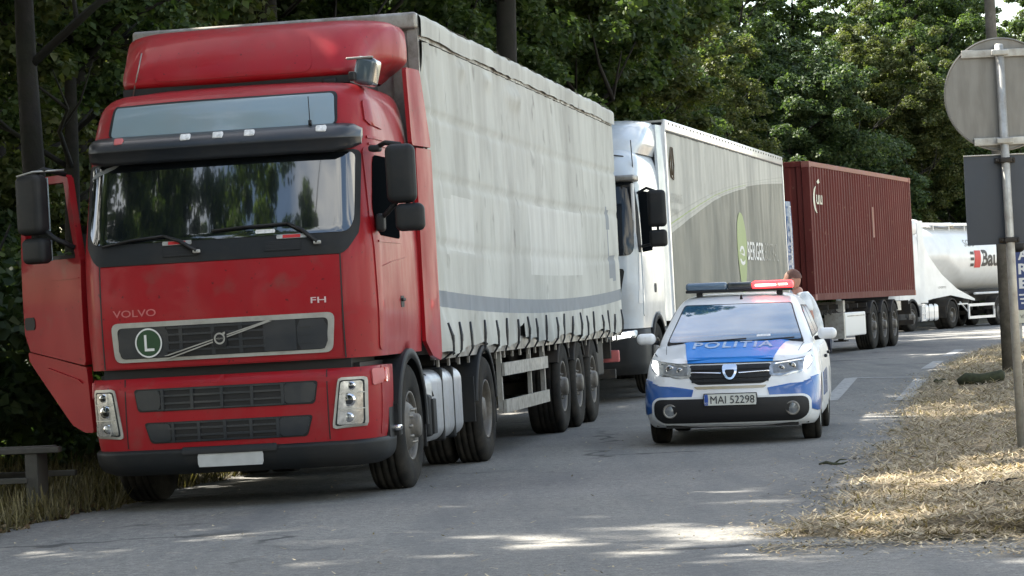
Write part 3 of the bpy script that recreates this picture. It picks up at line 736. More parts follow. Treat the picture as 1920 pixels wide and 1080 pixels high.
# right mirrors
mirror(root, (1.445, .34, 2.49), 1, (.235, .17, .45), (.23, .16, .21), -.335, .055, rotz=.12, arms=([(1.20, .52, 2.70), (1.32, .40, 2.735), (1.45, .34, 2.71)], [(1.20, .50, 2.14), (1.30, .42, 2.20), (1.42, .34, 2.30)]))
b = MB(); b.rbox((1.235, .47, 2.13), (.07, .12, .14), .03); b.build('mirror_mount', M['plastic'], root)
b = MB(); b.rbox((1.22, .48, 2.70), (.09, .14, .05), .02); b.build('mirror_mount', M['plastic'], root)
# open left-hand door
Hh = Vector((-1.19, .44, 0)); dv = Vector((-.79, .613, 0)); nv = Vector((-.613, -.79, 0))
def Dp(t, z, n=0): 
    t = t * .90 if t > .2 else t * .9
    return Hh + dv * t + nv * (n + .05 * math.sin(min(1, max(0, (z - .6) / 2.2)) * math.pi)) + Vector((0, 0, z))
b = MB()
def dsurf(t, z): return Dp(t, z)
patch(b, dsurf, [(.02, 1.16), (.94, 1.30), (.94, 2.02), (.0, 2.02)], .03, .0, .07, nu=10, nz=8, sgn=-1)
patch(b, dsurf, [(.01, 2.0), (.075, 2.0), (.26, 2.62), (.19, 2.64)], .01, .0, .06, nu=2, nz=6, sgn=-1)
patch(b, dsurf, [(.87, 2.0), (.94, 2.0), (.92, 2.64), (.85, 2.64)], .01, .0, .06, nu=2, nz=6, sgn=-1)
patch(b, dsurf, [(.19, 2.60), (.92, 2.60), (.92, 2.66), (.21, 2.66)], .01, .0, .06, nu=6, nz=2, sgn=-1)
ld = b.build('door', M['red'], root); ld['label'] = 'open door swung outwards with a raised window frame'
b = MB(); patch(b, dsurf, [(.03, .62), (.16, .62), (.34, .68), (.60, .92), (.93, 1.22), (.93, 1.285), (.03, 1.15)], .02, -.012, .05, nu=8, nz=10, sgn=-1)
patch(b, dsurf, [(.10, 1.02), (.62, 1.135), (.62, 1.155), (.10, 1.04)], .0, .004, .02, nu=8, nz=3, sgn=-1, mi=0); b.build('step_cover', M['red'], ld)
b = MB(); patch(b, dsurf, rect(.76, 1.46, .92, 1.56), .02, .006, .01, nu=3, nz=3, sgn=-1); b.build('door_handle', M['black'], ld)
b = MB(); patch(b, dsurf, rect(.03, 1.84, .5, 1.85), 0, .006, .02, nu=3, nz=1, sgn=-1); patch(b, dsurf, [(.08, 2.0), (.86, 2.0), (.86, 2.03), (.08, 2.03)], .0, .004, .05, nu=3, nz=1, sgn=-1, mi=1)
b.build('door_trim', [M['red'], M['black']], ld)
a0 = Dp(.22, 2.66); a1 = Dp(.08, 2.08)
mirror(ld, (-1.60, .42, 2.43), -1, (.25, .17, .47), (.23, .15, .20), -.36, .02, rotz=-.35,
       arms=([tuple(a0), (-1.48, .40, 2.70), (-1.60, .42, 2.66)], [tuple(a1), (-1.42, .40, 2.16), (-1.56, .42, 2.27)]))
b = MB(); b.tube([(-1.70, .36, 2.655), (-1.56, .36, 2.685), (-1.33, .46, 2.69)], .008, 5); b.build('mirror_rail', M['galv'], ld)
WARP = 0.
tractor_chassis(root, FA, DA, (2.32, 4.0), 'alu')
b = MB(); b.rbox((1.10, 2.36, .56), (.20, .16, .36), .03, 0); b.rbox((1.205, 2.44, .55), (.03, .14, .30), .01, 0); b.tube([(.95, 2.3, 1.0), (1.15, 2.4, .9), (1.2, 2.45, .72)], .015, 6); b.build('step_box', M['plastic'], root)

# ------------------------------------------------------------------ trailers
def trailer_base(root, L, axles, guard=None, rad=.53, y0=.0, legs=2.9, guardmat='galv', kdz=0.):
    ch = MB()
    for x in (-.5, .5): ch.box((x, (y0 + .6 + L) / 2, .98 + kdz), (.1, L - y0 - .8, .28))
    for i in range(int(L / 1.1)): ch.box((0, y0 + .5 + i * 1.1, 1.02 + kdz), (2.3, .06, .10))
    for a in axles: ch.box((0, a, .53), (1.9, .13, .13)); ch.box((.5, a - .1, .68), (.1, .7, .12)); ch.box((-.5, a - .1, .68), (.1, .7, .12))
    for x in (-.8, .8):
        ch.box((x, legs, .62), (.11, .11, .75)); ch.box((x, legs, .25), (.28, .28, .03))
    ch.box((0, L - .08, .52), (2.3, .09, .12)); ch.box((0, L - .1, .85), (2.2, .1, .25))
    for i in range(5): ch.tube([(.95, 1.4 + i * .5, .93), (1.0, 1.6 + i * .5, .86), (.98, 1.8 + i * .5, .93)], .012, 5)
    ch.build('chassis', M['chassis'], root)
    for a in axles:
        for s in (1, -1): wheel(root, (s * 1.215, a, rad), s, rad, .38, 'trail')
    for a in axles:
        for s in (1, -1):
            m = MB(); arcfender(m, a, rad, .56, s * .82, s * 1.22, 35, 150, .015, n=14, lip=.02); m.build('mudguard', M['chassis'], root)
    if guard:
        for s in (1, -1):
            g = MB(); ya, yb = guard
            for z in (.84, .47): g.box((s * 1.215, (ya + yb) / 2, z), (.03, yb - ya, .13))
            for y in (ya + .03, yb - .03): g.box((s * 1.17, y, .72), (.05, .06, .62))
            g.box((s * 1.17, (ya + yb) / 2 + .5, .78), (.04, .05, .7), 0)
            g.build('side_guard', M[guardmat], root)

tr = thing('semi_trailer', 'semi-trailer with a wrinkled grey tarpaulin and a faded blue band, hitched behind the red tractor', 'trailer')
T1b.place(tr, 2.68)
Lt = 13.6
trailer_base(tr, Lt, (8.12, 9.43, 10.74), (3.85, 6.85), rad=.53, legs=2.7)
rg = random.Random(3)
def rip(y, s): return .5 + .5 * math.sin(y * 2 * math.pi / .33 + 1.1 * math.sin(y * 1.3 + s) + s)
RIDGE = [(rg.uniform(.2, 13.3), rg.uniform(1.9, 3.6), rg.uniform(.15, .7), rg.uniform(.014, .03), rg.uniform(.004, .013), rg.uniform(-.10, .14)) for i in range(46)]
def ridges(y, z):
    d = 0.
    for ry, rz, rl, rw, ra, sl in RIDGE:
        if abs(y - ry) < .3 and abs(z - rz) < rl * 1.6:
            d += ra * math.exp(-((y - ry - sl * (z - rz)) / rw) ** 2 - ((z - rz) / rl) ** 4)
    return d
def curt(y, z, sg=1):
    top = ss(1.9, 3.85, z)
    d = .006 * top * (rip(y, 1) - .5) * (1 + .8 * math.sin(y * 1.7)) + .005 * math.sin(y * 9 + z * 1.5) * ss(1.2, 3, z)
    d += .030 * math.sin(math.pi * min(1, max(0, y / Lt))) * math.sin(math.pi * (z - 1.1) / 2.85)
    d += .022 * math.sin((y * .9 + z * .42) * 17) * math.exp(-y / .55) + .010 * math.sin((y - .6 * z) * 9) * math.exp(-((y - 4.5) / 1.6) ** 2) * ss(1.6, 2.6, z) * (1 - ss(2.9, 3.3, z))
    for zb in (3.18, 2.62, 2.04):
        zz = zb - .05 * math.sin(math.pi * y / Lt); d -= .018 * math.exp(-((z - zz) / .022) ** 2)
    for yy, w_ in ((3.4, .25), (4.9, .4), (5.3, .22), (2.0, .2)): d += .035 * math.exp(-((y - yy) / w_) ** 2) * math.exp(-((z - 3.72 + .1 * (yy > 4)) / .10) ** 2) * (1 if z < 3.72 else .3)
    if sg > 0: d += ridges(y, z)
    # skirt folds between the straps
    k = ss(1.48, 1.12, z) if False else max(0., min(1., (1.46 - z) / .3))
    ph = (y / .68) % 1
    d += k * ((.028 + .012 * math.sin(y * 2.9)) * math.sin(math.pi * ph) + .010 * math.sin(ph * 11 + y * 3 + z * 9)) - .012 * k
    d += k * .05 * math.exp(-((y - .5) / .5) ** 2)
    return sg * (1.268 + d)
ys = zlin(0, Lt, 560)
def zrows(y):
    sag = .12 * math.sin(math.pi * y / Lt) ** .8
    b0 = 1.075 + .035 * abs(math.sin(math.pi * y / .68)) - .03 * math.sin(y * 2.1)
    b0 = b0 + (.16 if abs(y - 4.85) < .14 else 0)
    lo, hi = 1.50 - sag, 1.645 - sag
    zs = [b0 + (lo - b0) * i / 9 for i in range(10)] + [lo + (hi - lo) * i / 4 for i in range(1, 5)] + [hi + (3.80 - hi) * i / 52 for i in range(1, 53)]
    return zs
for s in (1, -1):
    b = MB(); G = []
    cols = [[(curt(y, z, s), y, z) for z in zrows(y)] for y in ys]
    rows = [[c[i] for c in cols] for i in range(len(cols[0]))]
    def mfn(i, j):
        if 9 <= i < 13: return 1
        y = ys[j]; z = rows[i][j][2]
        if 1.78 < z < 2.52 and 5.6 < y < 9.8: return 2
        if 1.95 < z < 2.45 and .75 < y < 2.2: return 2
        if z < 3.8 and s > 0 and ((12.25 < y < 12.7 and 2.38 < z < 2.66) or (12.4 < y < 13.1 and 1.74 < z < 2.05) or (12.35 < y < 12.48 and 2.05 <= z <= 2.38)): return 1
        return 0
    b.grid(rows, 0, True, s < 0, mfn)
    b.build('curtain', [M['tarp'], M['tarpblue'], M['tarplight']], tr)
    for i in range(20):
        y = .40 + i * .68 + .05 * math.sin(i * 5.3)
        if y > Lt - .1: break
        b = MB(); b.tube([(s * (curt(y, 1.34 + .04 * math.sin(i * 3.1)) + .010), y + .02 * math.sin(i * 7), 1.34 + .04 * math.sin(i * 3.1)), (s * (curt(y, 1.22) + .016), y, 1.22), (s * (curt(y, 1.10) + .008), y, 1.09), (s * 1.25, y, 1.02)], [.010, .014, .012, .008], 5)
        b.rbox((s * (curt(y, 1.2) + .014), y + .005, 1.20), (.02, .035, .07), .008); b.build('strap', M['visor'], tr)
    b = MB(); rows = []
    for k in range(9):
        a = k / 8 * math.pi * .62; row = []
        for y in zlin(-.02, Lt + .02, 260):
            r_ = .040 + .005 * math.sin(y * 11) * math.sin(y * 3.1) + .008 * math.sin(y * 1.9)
            row.append((s * (1.265 + r_ * math.sin(a) - .01), y, 3.965 + .055 * math.cos(a) * 1.1 - (.11 if k == 8 else 0) + .009 * math.sin(y * 2.3 + math.sin(y * 5)) - .003 * math.sin(y * 13)))
        rows.append(row)
    b.grid(rows, 0, True, s > 0)
    b.build('roof_edge_flap', M['tarp'], tr)
    b = MB(); b.box((s * 1.245, Lt / 2, 3.87), (.05, Lt, .12)); b.box((s * 1.23, Lt / 2, 1.09), (.04, Lt, .13)); 
    for i in range(26): b.box((s * 1.20, .4 + i * .52, .99), (.02, .05, .07), 0)
    b.build('side_rail', M['steel'], tr)
b = MB(); P = []
for x in zlin(-1.27, 1.27, 14): P.append([(x, y, 4.02 + .02 * math.cos(x) + .006 * math.sin(y * 7 + x * 4)) for y in zlin(0, Lt, 60)])
b.grid(P, 0, True); b.build('roof', M['tarp'], tr)
b = MB(); b.box((0, .0, 2.5), (2.46, .06, 2.85)); b.build('front_wall', M['galv'], tr)
b = MB(); b.box((1.22, -.02, 2.55), (.09, .09, 2.95)); b.box((-1.22, -.02, 2.55), (.09, .09, 2.95)); b.rbox((0, -.03, 3.965), (2.54, .14, .15), .03); b.box((1.10, -.05, 3.35), (.13, .03, .9)); b.box((1.10, -.052, 2.4), (.15, .02, .9), 1)
b.rbox((1.10, -.07, 3.85), (.02, .02, .16), .005, 2, rot=Matrix.Rotation(.5, 3, 'Y'))
b.build('front_frame', [M['steel'], M['white'], M['redfade']], tr)
b = MB(); b.box((0, Lt, 2.5), (2.5, .05, 2.85)); 
for x in (-.9, -.5, .5, .9): b.tube([(x, Lt + .05, 1.15), (x, Lt + .05, 3.9)], .018, 6)
b.build('rear_doors', M['galv'], tr)
for s in (1, -1):
    b = MB(); b.rbox((s * 1.0, Lt + .02, .75), (.4, .06, .16), .02); b.build('tail_lamp', M['redfade'], tr)
for s in (1, -1):
    b = MB(); b.rbox((s * .9, Lt - .9, .75), (.3, .8, .45), .03); b.build('tool_box', M['plastic'], tr)

# ------------------------------------------------------------------ generic high-roof tractors
def generic_tractor(root, paint, hood_lit=False, FA=1.45, DA=5.1, glass='glass', side_skirt=False, tankmat='alu', mirrors=True, fend='plastic', roofz=3.05, fairtop=3.90, low=False):
    global WARP
    if low: WARP = -.25
    bd = Shell([(.95, 1.21, .06, .05, .24, .28, 2.25, .06), (1.6, 1.22, .02, .06, .24, .28, 2.25, .06), (2.02, 1.22, .03, .06, .22, .26, 2.25, .06), (2.6, 1.21, .12, .06, .20, .24, 2.25, .06),
                (3.02, 1.20, .22, .06, .20, .24, 2.25, .06), (3.30, 1.17, .30, .07, .28, .36, 2.25, .06), (3.48, 1.10, .46, .08, .32, .42, 2.23, .08), (3.56, .95, .75, .08, .3, .4, 2.15, .1)])
    bp = Shell([(.30, 1.15, .12, .05, .28, .34, .86, .04), (.38, 1.20, .03, .06, .27, .34, .90, .04), (.70, 1.215, .0, .06, .26, .33, .90, .04), (.94, 1.21, .03, .06, .26, .32, .88, .04)])
    b = MB(); bd.mesh(b, zlin(.95, 3.56, 34), arches=[(FA, .52, .63)]); b.build('cab_body', M[paint], root)
    b = MB(); bp.mesh(b, zlin(.30, .94, 8), ns=8); bpo = b.build('bumper', M['plastic'], root)
    b = MB(); b.box((0, 1.2, .75), (2.0, 1.9, .6)); b.build('engine_bay', M['black'], root)
    F, B = bd.F(), bp.F()
    b = MB(); patch(b, F, [(-1.10, 1.98), (1.10, 1.98), (1.15, 2.06), (1.16, 3.03), (-1.16, 3.03), (-1.15, 2.06)], .05, .01, .02, nu=36); b.build('windscreen', M['glass2'], root)
    b = MB(); patch(b, F, [(-.85, 1.02), (.85, 1.02), (1.02, 1.80), (-1.02, 1.80)], .06, .014, .02, nu=24); g = b.build('grille', M['black'], root)
    b = MB()
    for z in (1.15, 1.30, 1.45, 1.60, 1.72): patch(b, F, rect(-.86, z - .025, .86, z + .025), 0, .024, .02, nu=16, nz=1)
    b.build('grille_slats', M['plastic'], g)
    b = MB(); patch(b, F, rect(-.30, .98 + .0, .30, 1.0), 0, .01, .01, nu=4, nz=1)
    patch(b, F, [(-1.08, 3.03), (1.08, 3.03), (1.05, 3.09), (-1.05, 3.09)], .02, .03, .03, nu=20, nz=4); b.build('roof_trim', M['plastic'], root)
    for s in (1, -1):
        p = [(.72, .78), (1.12, .82), (1.13, .93), (.74, .90)]
        if s < 0: p = [(-a, z) for a, z in reversed(p)]
        b = MB(); patch(b, B, p, .03, .012, .02, nu=8, nz=6, mi=0)
        q = [(a * 1.0 + (.93 * s - a) * .35, z + (.86 - z) * .3) for a, z in p]
        patch(b, B, q, .01, .018, .01, nu=6, nz=3, mi=1 if hood_lit else 2)
        b.build('headlight', [M['lamp'], M['ledw'], M['chrome']], root)
        S = bd.S(s)
        b = MB(); patch(b, S, [(.32, 1.12), (.80, 1.12), (.95, 1.22), (1.5, 1.30), (1.52, 3.0), (.36, 3.0)], .04, .010, .02, nu=12, nz=14, sgn=s); d = b.build('door', M[paint], root)
        b = MB(); patch(b, S, [(.40, 2.02), (1.28, 2.06), (1.28, 2.90), (.42, 2.90)], .05, .016, .02, nu=8, nz=8, sgn=s); b.build('door_window', M['glassside'], d)
        b = MB(); patch(b, S, rect(1.22, 1.45, 1.38, 1.58), .02, .016, .01, nu=3, nz=3, sgn=s); b.build('door_handle', M['black'], d)
        b = MB(); patch(b, S, [(.20, 1.30), (.29, 1.30), (.29, 2.0), (.24, 2.0)], .01, .008, .01, nu=2, nz=5, sgn=s); patch(b, S, rect(.24, 2.02, .34, 2.98), .02, .012, .02, nu=2, nz=5, sgn=s, mi=1); b.build('pillar_trim', [M['white'], M['black']], root)
        b = MB()
        def dfl(y, z, s=s): return Vector((s * (1.205 + .04 * ss(2.1, 2.6, y) - .03 * max(0, z - 3.2)), y, z))
        patch(b, dfl, [(2.1, 1.02), (2.6, 1.02), (2.6, 3.93), (2.2, 3.93)], .04, .01, .04, nu=5, nz=12, sgn=s); b.build('side_deflector', M[paint], root)
        if mirrors:
            mirror(root, (s * 1.50, .22, 2.62), s, (.26, .17, .52), (.25, .17, .24), -.42, .0, rotz=.1 * s, arms=([(s * 1.20, .42, 2.86), (s * 1.35, .3, 2.92), (s * 1.5, .22, 2.86)], [(s * 1.20, .40, 2.10), (s * 1.36, .3, 2.12), (s * 1.5, .22, 2.2)]))
        b = MB(); arcfender(b, FA, .52, .595, s * .95, s * 1.225, -2, 182, .035, n=22, lip=.045); b.build('wheel_arch', M['plastic'], root)
    fr_ = Shell([(3.45, 1.14, .58, .05, .3, .4, 2.4, .06), (3.64, 1.19, .68, .06, .36, .5, 2.5, .06), (3.83, 1.18, .98, .07, .4, .6, 2.5, .06), (3.95, 1.12, 1.40, .07, .4, .6, 2.5, .06), (4.0, .95, 1.85, .06, .4, .5, 2.45, .08)])
    b = MB(); fr_.mesh(b, [3.45 + (v - 3.45) * (fairtop - 3.45) / .47 for v in []] or zlin(3.45, 4.0, 14), ns=10); b.build('roof_fairing', M[paint], root)
    b = MB(); b.tube([(1.14, .50, 3.12), (1.13, .49, 3.62)], .008, 5); b.tube([(1.14, .50, 3.08), (1.14, .50, 3.16)], .02, 6); b.tube([(.4, .32, 3.42), (.8, .38, 3.43), (1.0, .50, 3.40), (1.12, .8, 3.25), (1.18, 1.1, 3.08)], .010, 5); b.build('antenna', M['black'], root)
    b = MB(); b.rbox((1.05, .30, 3.07), (.34, .36, .09), .03); b.build('corner_visor', M['sandgrey'] if 'sandgrey' in M else M['steel'], root)
    WARP = 0.
    tractor_chassis(root, FA, DA, (2.4, 3.9), tankmat, fend)
    return bd

wt = thing('truck', 'white tractor unit with a large black mirror, right behind the grey tarpaulin trailer', 'truck')
T2.place(wt)
wcab = generic_tractor(wt, 'cabwhite', hood_lit=True)
b = MB(); b.rbox((1.16, .24, 2.60), (.05, .05, .80), .02, rot=Matrix.Rotation(.0, 3, 'Y')); b.build('mirror_post', M['white'], wt)

bt = thing('semi_trailer', 'curtain-side semi-trailer with a green leaf mark and white lettering, hitched behind the white tractor', 'trailer')
T2.place(bt, 2.62)
Lb = 13.6
trailer_base(bt, Lb, (8.1, 9.4, 10.7), (3.8, 6.8))
_lo = pchip([0, 2.5, 5., 7.3, 10, 13.6], [2.30, 2.66, 2.98, 3.18, 3.34, 3.46]); _hi = pchip([0, 2.5, 5., 7.3, 10, 13.6], [2.60, 2.88, 3.13, 3.30, 3.46, 3.66])
def bcurt(y, z, sg=1):
    d = .012 * math.sin(math.pi * y / Lb) + .004 * math.sin(y * 16) * ss(1.5, 3.4, z) + .003 * math.sin(y * 4.7 + z)
    d -= .006 * math.exp(-((z - 3.02) / .02) ** 2) + .006 * math.exp(-((z - 2.05) / .02) ** 2)
    return sg * (1.262 + d)
for s in (1, -1):
    b = MB(); cols = []; segs = []
    for y in zlin(0, Lb, 180):
        l, h = _lo(y), _hi(y); d = h - l
        br = [1.12, 1.22, l, l + d * .22, l + d * .30, l + d * .44, l + d * .52, l + d * .78, l + d * .88, h, 3.84]
        ns_ = [2, 12, 1, 1, 1, 1, 1, 1, 1, 10]; zs = [br[0]]; mm = []
        for i, n in enumerate(ns_):
            for k in range(n): zs.append(br[i] + (br[i + 1] - br[i]) * (k + 1) / n); mm.append(i)
        cols.append([(bcurt(y, z, s), y, z) for z in zs]); segs = mm
    cm = {0: 1, 1: 1, 2: 0, 3: 3, 4: 0, 5: 2, 6: 0, 7: 3, 8: 0, 9: 0}; cm2 = dict(cm); cm2[5] = 3; cm2[2] = 1; cm2[4] = 0; cm2[3] = 3
    rows = [[c[i] for c in cols] for i in range(len(cols[0]))]
    b.grid(rows, 0, True, s < 0, lambda i, j: (cm if j < 110 else cm2)[segs[i]])
    cu = b.build('curtain', [M['btarp'], M['btaupe'], M['bgreen'], M['bgrey']], bt)
    b = MB(); b.rbox((s * 1.255, Lb / 2, 3.94), (.06, Lb, .17), .02); b.box((s * 1.262, Lb / 2, 3.845), (.03, Lb, .02), 1)
    b.box((s * 1.25, Lb - .03, 2.5), (.06, .08, 2.9)); b.box((s * 1.25, .02, 2.5), (.05, .10, 2.9)); b.box((s * 1.24, Lb / 2, 1.08), (.04, Lb, .12))
    for i in range(40): b.box((s * 1.288, .3 + i * .34, 3.97), (.008, .05, .03), 1)
    b.build('side_rail', [M['white'], M['plastic']], bt)
def onS(y0, z0, off=.012, sg=1, fn=bcurt):
    return lambda u, v: Vector((sg * (abs(fn(y0 + u, z0 + v)) + off), y0 + u, z0 + v))
b = MB(); o_ = onS(7.35, 2.18, .008)
pts = [(.62 * math.sin(a) * (1 if math.sin(a) > 0 else .85) * (1 - .25 * (math.cos(a) < 0) * abs(math.cos(a))) , -.62 * math.cos(a) * -1 if math.cos(a) > 0 else .80 * math.cos(a)) for a in [2 * math.pi * i / 40 for i in range(40)]]
b.add([o_(*p) for p in pts], [tuple(range(40))], 0)
b.build('leaf_mark', M['bgreen'], bt)
for body_, y_, z_, h_, w_, of_, mk in (('e', 7.35, 2.05, .34, .62, .0, 'whiteprint'), ('BERGER', 9.10, 2.14, .33, 2.2, .015, 'whiteprint'), ('ECOTRAIL', 11.25, 2.14, .33, 1.9, -.012, 'bgrey'), ('LETRANS', .75, 2.86, .14, .95, -.01, 'bgrey'), ('MOBIL', .62, 2.66, .08, .6, 0, 'bgrey')):
    b = MB(); text(b, body_, onS(y_, z_, .012), height=h_, width=w_, offset=of_); b.build('lettering', M[mk], bt)
b = MB(); q = onS(.45, 3.40, .01)
for u0, v0, u1, v1 in ((-.15, -.02, -.02, .22), (-.02, .22, .13, .22), (.13, .22, .2, -.05), (.2, -.05, .1, -.26), (.1, -.26, -.08, -.22), (-.08, -.22, -.15, -.02), (.0, .2, .0, -.2)):
    b.tube([q(u0, v0), q(u1, v1)], .012, 5)
b.build('shield_mark', mat('umber_print', (.12, .09, .06), .6), bt)
b = MB(); b.box((0, Lb / 2, 4.0), (2.5, Lb, .03)); b.build('roof', M['btarp'], bt)
b = MB(); b.box((0, .0, 2.5), (2.44, .05, 2.85)); b.build('front_wall', M['white'], bt)
b = MB(); b.box((0, Lb - .01, 2.5), (2.44, .05, 2.8)); b.build('rear_doors', M['white'], bt)

# ------------------------------------------------------------------ container on its chassis
ct = thing('shipping_container', 'dark red corrugated shipping container with a pale crescent mark on its long side', 'container')
T3.place(ct)
CL, CZ0, CZ1, HW = 12.19, 1.18, 4.06, 1.22
def corr(t, per=.28, d=.034):
    p = (t / per) % 1
    return -d * (min(1, p / .12) if p < .5 else 1 - min(1, (p - .5) / .12))
for s in (1, -1):
    b = MB(); ys_ = []
    n = int((CL - .34) / .28)
    y = .17
    for i in range(n):
        for f in (0, .12, .5, .62): ys_.append(.17 + (i + f) * (CL - .34) / n)
    ys_.append(CL - .17); per = (CL - .34) / n
    b.grid([[(s * (HW - .012 + corr(y - .17 + 1e-6, per)), y, z) for y in ys_] for z in (CZ0 + .14, (CZ0 + CZ1) / 2, CZ1 - .1)], 0, False, s < 0)
    b.build('side_wall', M['contred'], ct)
b = MB(); xs_ = []
for i in range(8):
    for f in (0, .12, .5, .62): xs_.append(-1.05 + (i + f) * 2.1 / 8)
xs_.append(1.05)
b.grid([[(x, .03 - corr(x + 1.05 + 1e-6, 2.1 / 8), z) for x in xs_] for z in (CZ0 + .14, CZ1 - .1)], 0, False, False); b.build('front_wall', M['contred'], ct)
b = MB(); b.box((0, CL - .03, (CZ0 + CZ1) / 2), (2.2, .04, CZ1 - CZ0 - .25))
for x in (-.9, -.35, .35, .9): b.tube([(x, CL + .01, CZ0 + .1), (x, CL + .01, CZ1 - .1)], .018, 6)
b.build('doors', M['contred'], ct)
b = MB(); b.box((0, CL / 2, CZ1 - .05), (2.3, CL - .1, .03)); b.box((0, CL / 2, CZ0 + .10), (2.3, CL - .1, .05)); b.build('roof', M['contred'], ct)
b = MB()
for s in (1, -1):
    b.box((s * (HW - .03), CL / 2, CZ1 - .05), (.06, CL - .3, .10), 1); b.box((s * (HW - .03), CL / 2, CZ0 + .07), (.06, CL - .3, .14), 0)
    for y in (.08, CL - .08): b.box((s * (HW - .08), y, (CZ0 + CZ1) / 2), (.16, .16, CZ1 - CZ0 - .24), 0)
    for y in (.08, CL - .08):
        for z in (CZ0 + .06, CZ1 - .06): b.box((s * (HW - .075), y, z), (.17, .18, .125), 1)
for y in (.05, CL - .05):
    for z in (CZ0 + .07, CZ1 - .05): b.box((0, y, z), (2.1, .09, .11), 0)
b.build('frame', [M['contred'], M['contedge']], ct, bevel=.006)
def onC(y0, z0, off=.004): return lambda u, v: Vector((HW + off - .008, y0 + u, z0 + v))
b = MB(); q = onC(.80, 3.28)
for a0, a1, r_, wd in ((115, 250, .30, .055),):
    P = []; 
    for i in range(15):
        a = R(a0 + (a1 - a0) * i / 14); wv = wd * math.sin(math.pi * i / 14) + .008
        P.append([q(1.35 * (r_ - wv) * math.cos(a), (r_ - wv) * math.sin(a) * 1.0), q(1.35 * (r_ + wv) * math.cos(a), (r_ + wv) * math.sin(a))])
    b.grid(P, 0, False)
text(b, 'uu', onC(.95, 3.28), height=.20, width=.62, offset=.012)
P = [(.0, .0), (.22, .06), (.30, -.02), (.12, -.05)]; q = onC(.75, 3.66); b.add([q(*p) for p in P], [(0, 1, 2, 3)], 0)
b.build('side_mark', M['cream'], ct)
b = MB(); q = onC(6.9, 2.9); b.add([q(0, -.35), q(.22, -.35), q(.22, .35), q(0, .35)], [(0, 1, 2, 3)], 0); b.build('rubbed_patch', M['contedge'], ct)

cc = thing('container_chassis', 'black skeletal semi-trailer with a white side locker carrying the red container', 'trailer')
T3.place(cc)
trailer_base(cc, 12.2, (6.45, 7.78, 9.1), None, rad=.54, legs=4.6)
for s in (1, -1):
    b = MB(); b.rbox((s * 1.0, 4.3, .62), (.42, 2.35, .52), .03); b.box((s * 1.212, 4.35, .80), (.006, 2.0, .02), 1); b.box((s * .99, 3.05, .60), (.42, .14, .56), 2); lk = b.build('side_locker', [M['cream'] if False else M['whiteprint'], M['steel'], M['galv']], cc)
b = MB(); b.box((1.02, 3.6, 1.02), (.16, .2, .25)); b.build('bracket', M['galv'], cc)
b = MB(); b.box((1.0, 9.9, .95), (.3, 1.1, .22)); b.build('rear_box', M['galv'], cc)
blt = thing('truck', 'blue tractor unit almost hidden behind the pale trailer, pulling the red container', 'truck')
T3.place(blt, -3.62)
generic_tractor(blt, 'truckblue', FA=1.45, DA=5.08, mirrors=False, low=True)
blt.rotation_euler = (0, 0, R(-14.5)); blt.location = blt.location + Vector((-.10, .1, 0))
b = MB()
for i, ch in enumerate('TRANSPORT'):
    text(b, ch, (lambda u, v, i=i: Vector((1.262, 2.38 + u, 3.05 - i * .20 + v))), height=.15, width=.15, offset=.02)
b.build('lettering', M['whiteprint'], blt)

# ------------------------------------------------------------------ silo truck
st = thing('truck', 'white tractor unit with long side fairing coupled to the silo tank, last in the queue', 'truck')
T4.place(st)
generic_tractor(st, 'silo', FA=1.42, DA=5.1, tankmat='white', fend='chassis')
b = MB(); b.prism([(2.55, 1.05), (3.3, 1.12), (5.0, 1.22), (7.3, .98), (7.3, 1.05), (5.6, 1.45), (4.2, 2.0), (3.1, 2.66), (2.55, 3.3)], lambda y, z, t: Vector((t, y, z)), 1.17, 1.215)
b.prism([(2.55, 1.05), (3.3, 1.12), (5.0, 1.22), (7.3, .98), (7.3, 1.05), (5.6, 1.45), (4.2, 2.0), (3.1, 2.66), (2.55, 3.3)], lambda y, z, t: Vector((t, y, z)), -1.215, -1.17)
b.rbox((1.16, 2.55, 1.08), (.12, .7, .22), .04)
b.build('side_fairing', M['silo'], st)
b = MB(); text(b, 'LOGISTIC', lambda u, v: Vector((1.222, 4.2 + u, 1.52 + v)), height=.07, width=.75); b.build('lettering', M['print'], st)
b = MB()
for z in (.38, .62, .86): b.box((1.20, 2.42, z), (.04, .32, .05), 0)
for y in (2.26, 2.58): b.box((1.20, y, .62), (.05, .04, .56), 0)
b.build('step', M['white'], st)
si = thing('silo_trailer', 'white silo tank semi-trailer with a red square mark and black lettering', 'trailer')
T4.place(si)
SL_ = 14.0
def ctr(y): return (_cz(y), _crr(y))
_cz = pchip([2.7, 3.2, 4.2, 6, 12, 14], [2.75, 2.66, 2.60, 2.58, 2.56, 2.60]); _crr = pchip([2.7, 2.9, 3.3, 4.0, 5, 13, 13.7, 14], [.25, .62, .98, 1.16, 1.22, 1.22, 1.0, .5])
_cy = lambda y: 2.62 if y < 4.8 else (2.62 - (y - 4.8) * .40 if y < 7.1 else 1.2)
b = MB(); rows = []
for y in zlin(2.7, 14.0, 90):
    cz, cr = _cz(y), _crr(y); row = []
    cc_ = _cy(y) if y < 7.2 else -9
    for k in range(65):
        a = 2 * math.pi * k / 64; x, z = cr * math.sin(a), cz - cr * math.cos(a)
        if z < cc_:
            f = (cc_ - z) / max(.05, cc_ - (cz - cr)); s = 1 if x > 0 else -1
            dzc = cc_ - cz; xe = math.sqrt(max(.0, cr * cr - dzc * dzc)); x = s * xe * (1 - .62 * f) if abs(x) > 1e-6 else 0; 
        row.append((x, y, z))
    rows.append(row)
b.grid(rows, 0, True, True); b.build('tank', M['silo'], si)
b = MB(); b.box((.35, 8.5, 3.86), (.05, 8, .10)); b.box((1.0 * .75, 8.5, 3.80), (.04, 7.5, .05)); b.box((.55, 8.5, 3.80), (.5, 8.2, .02))
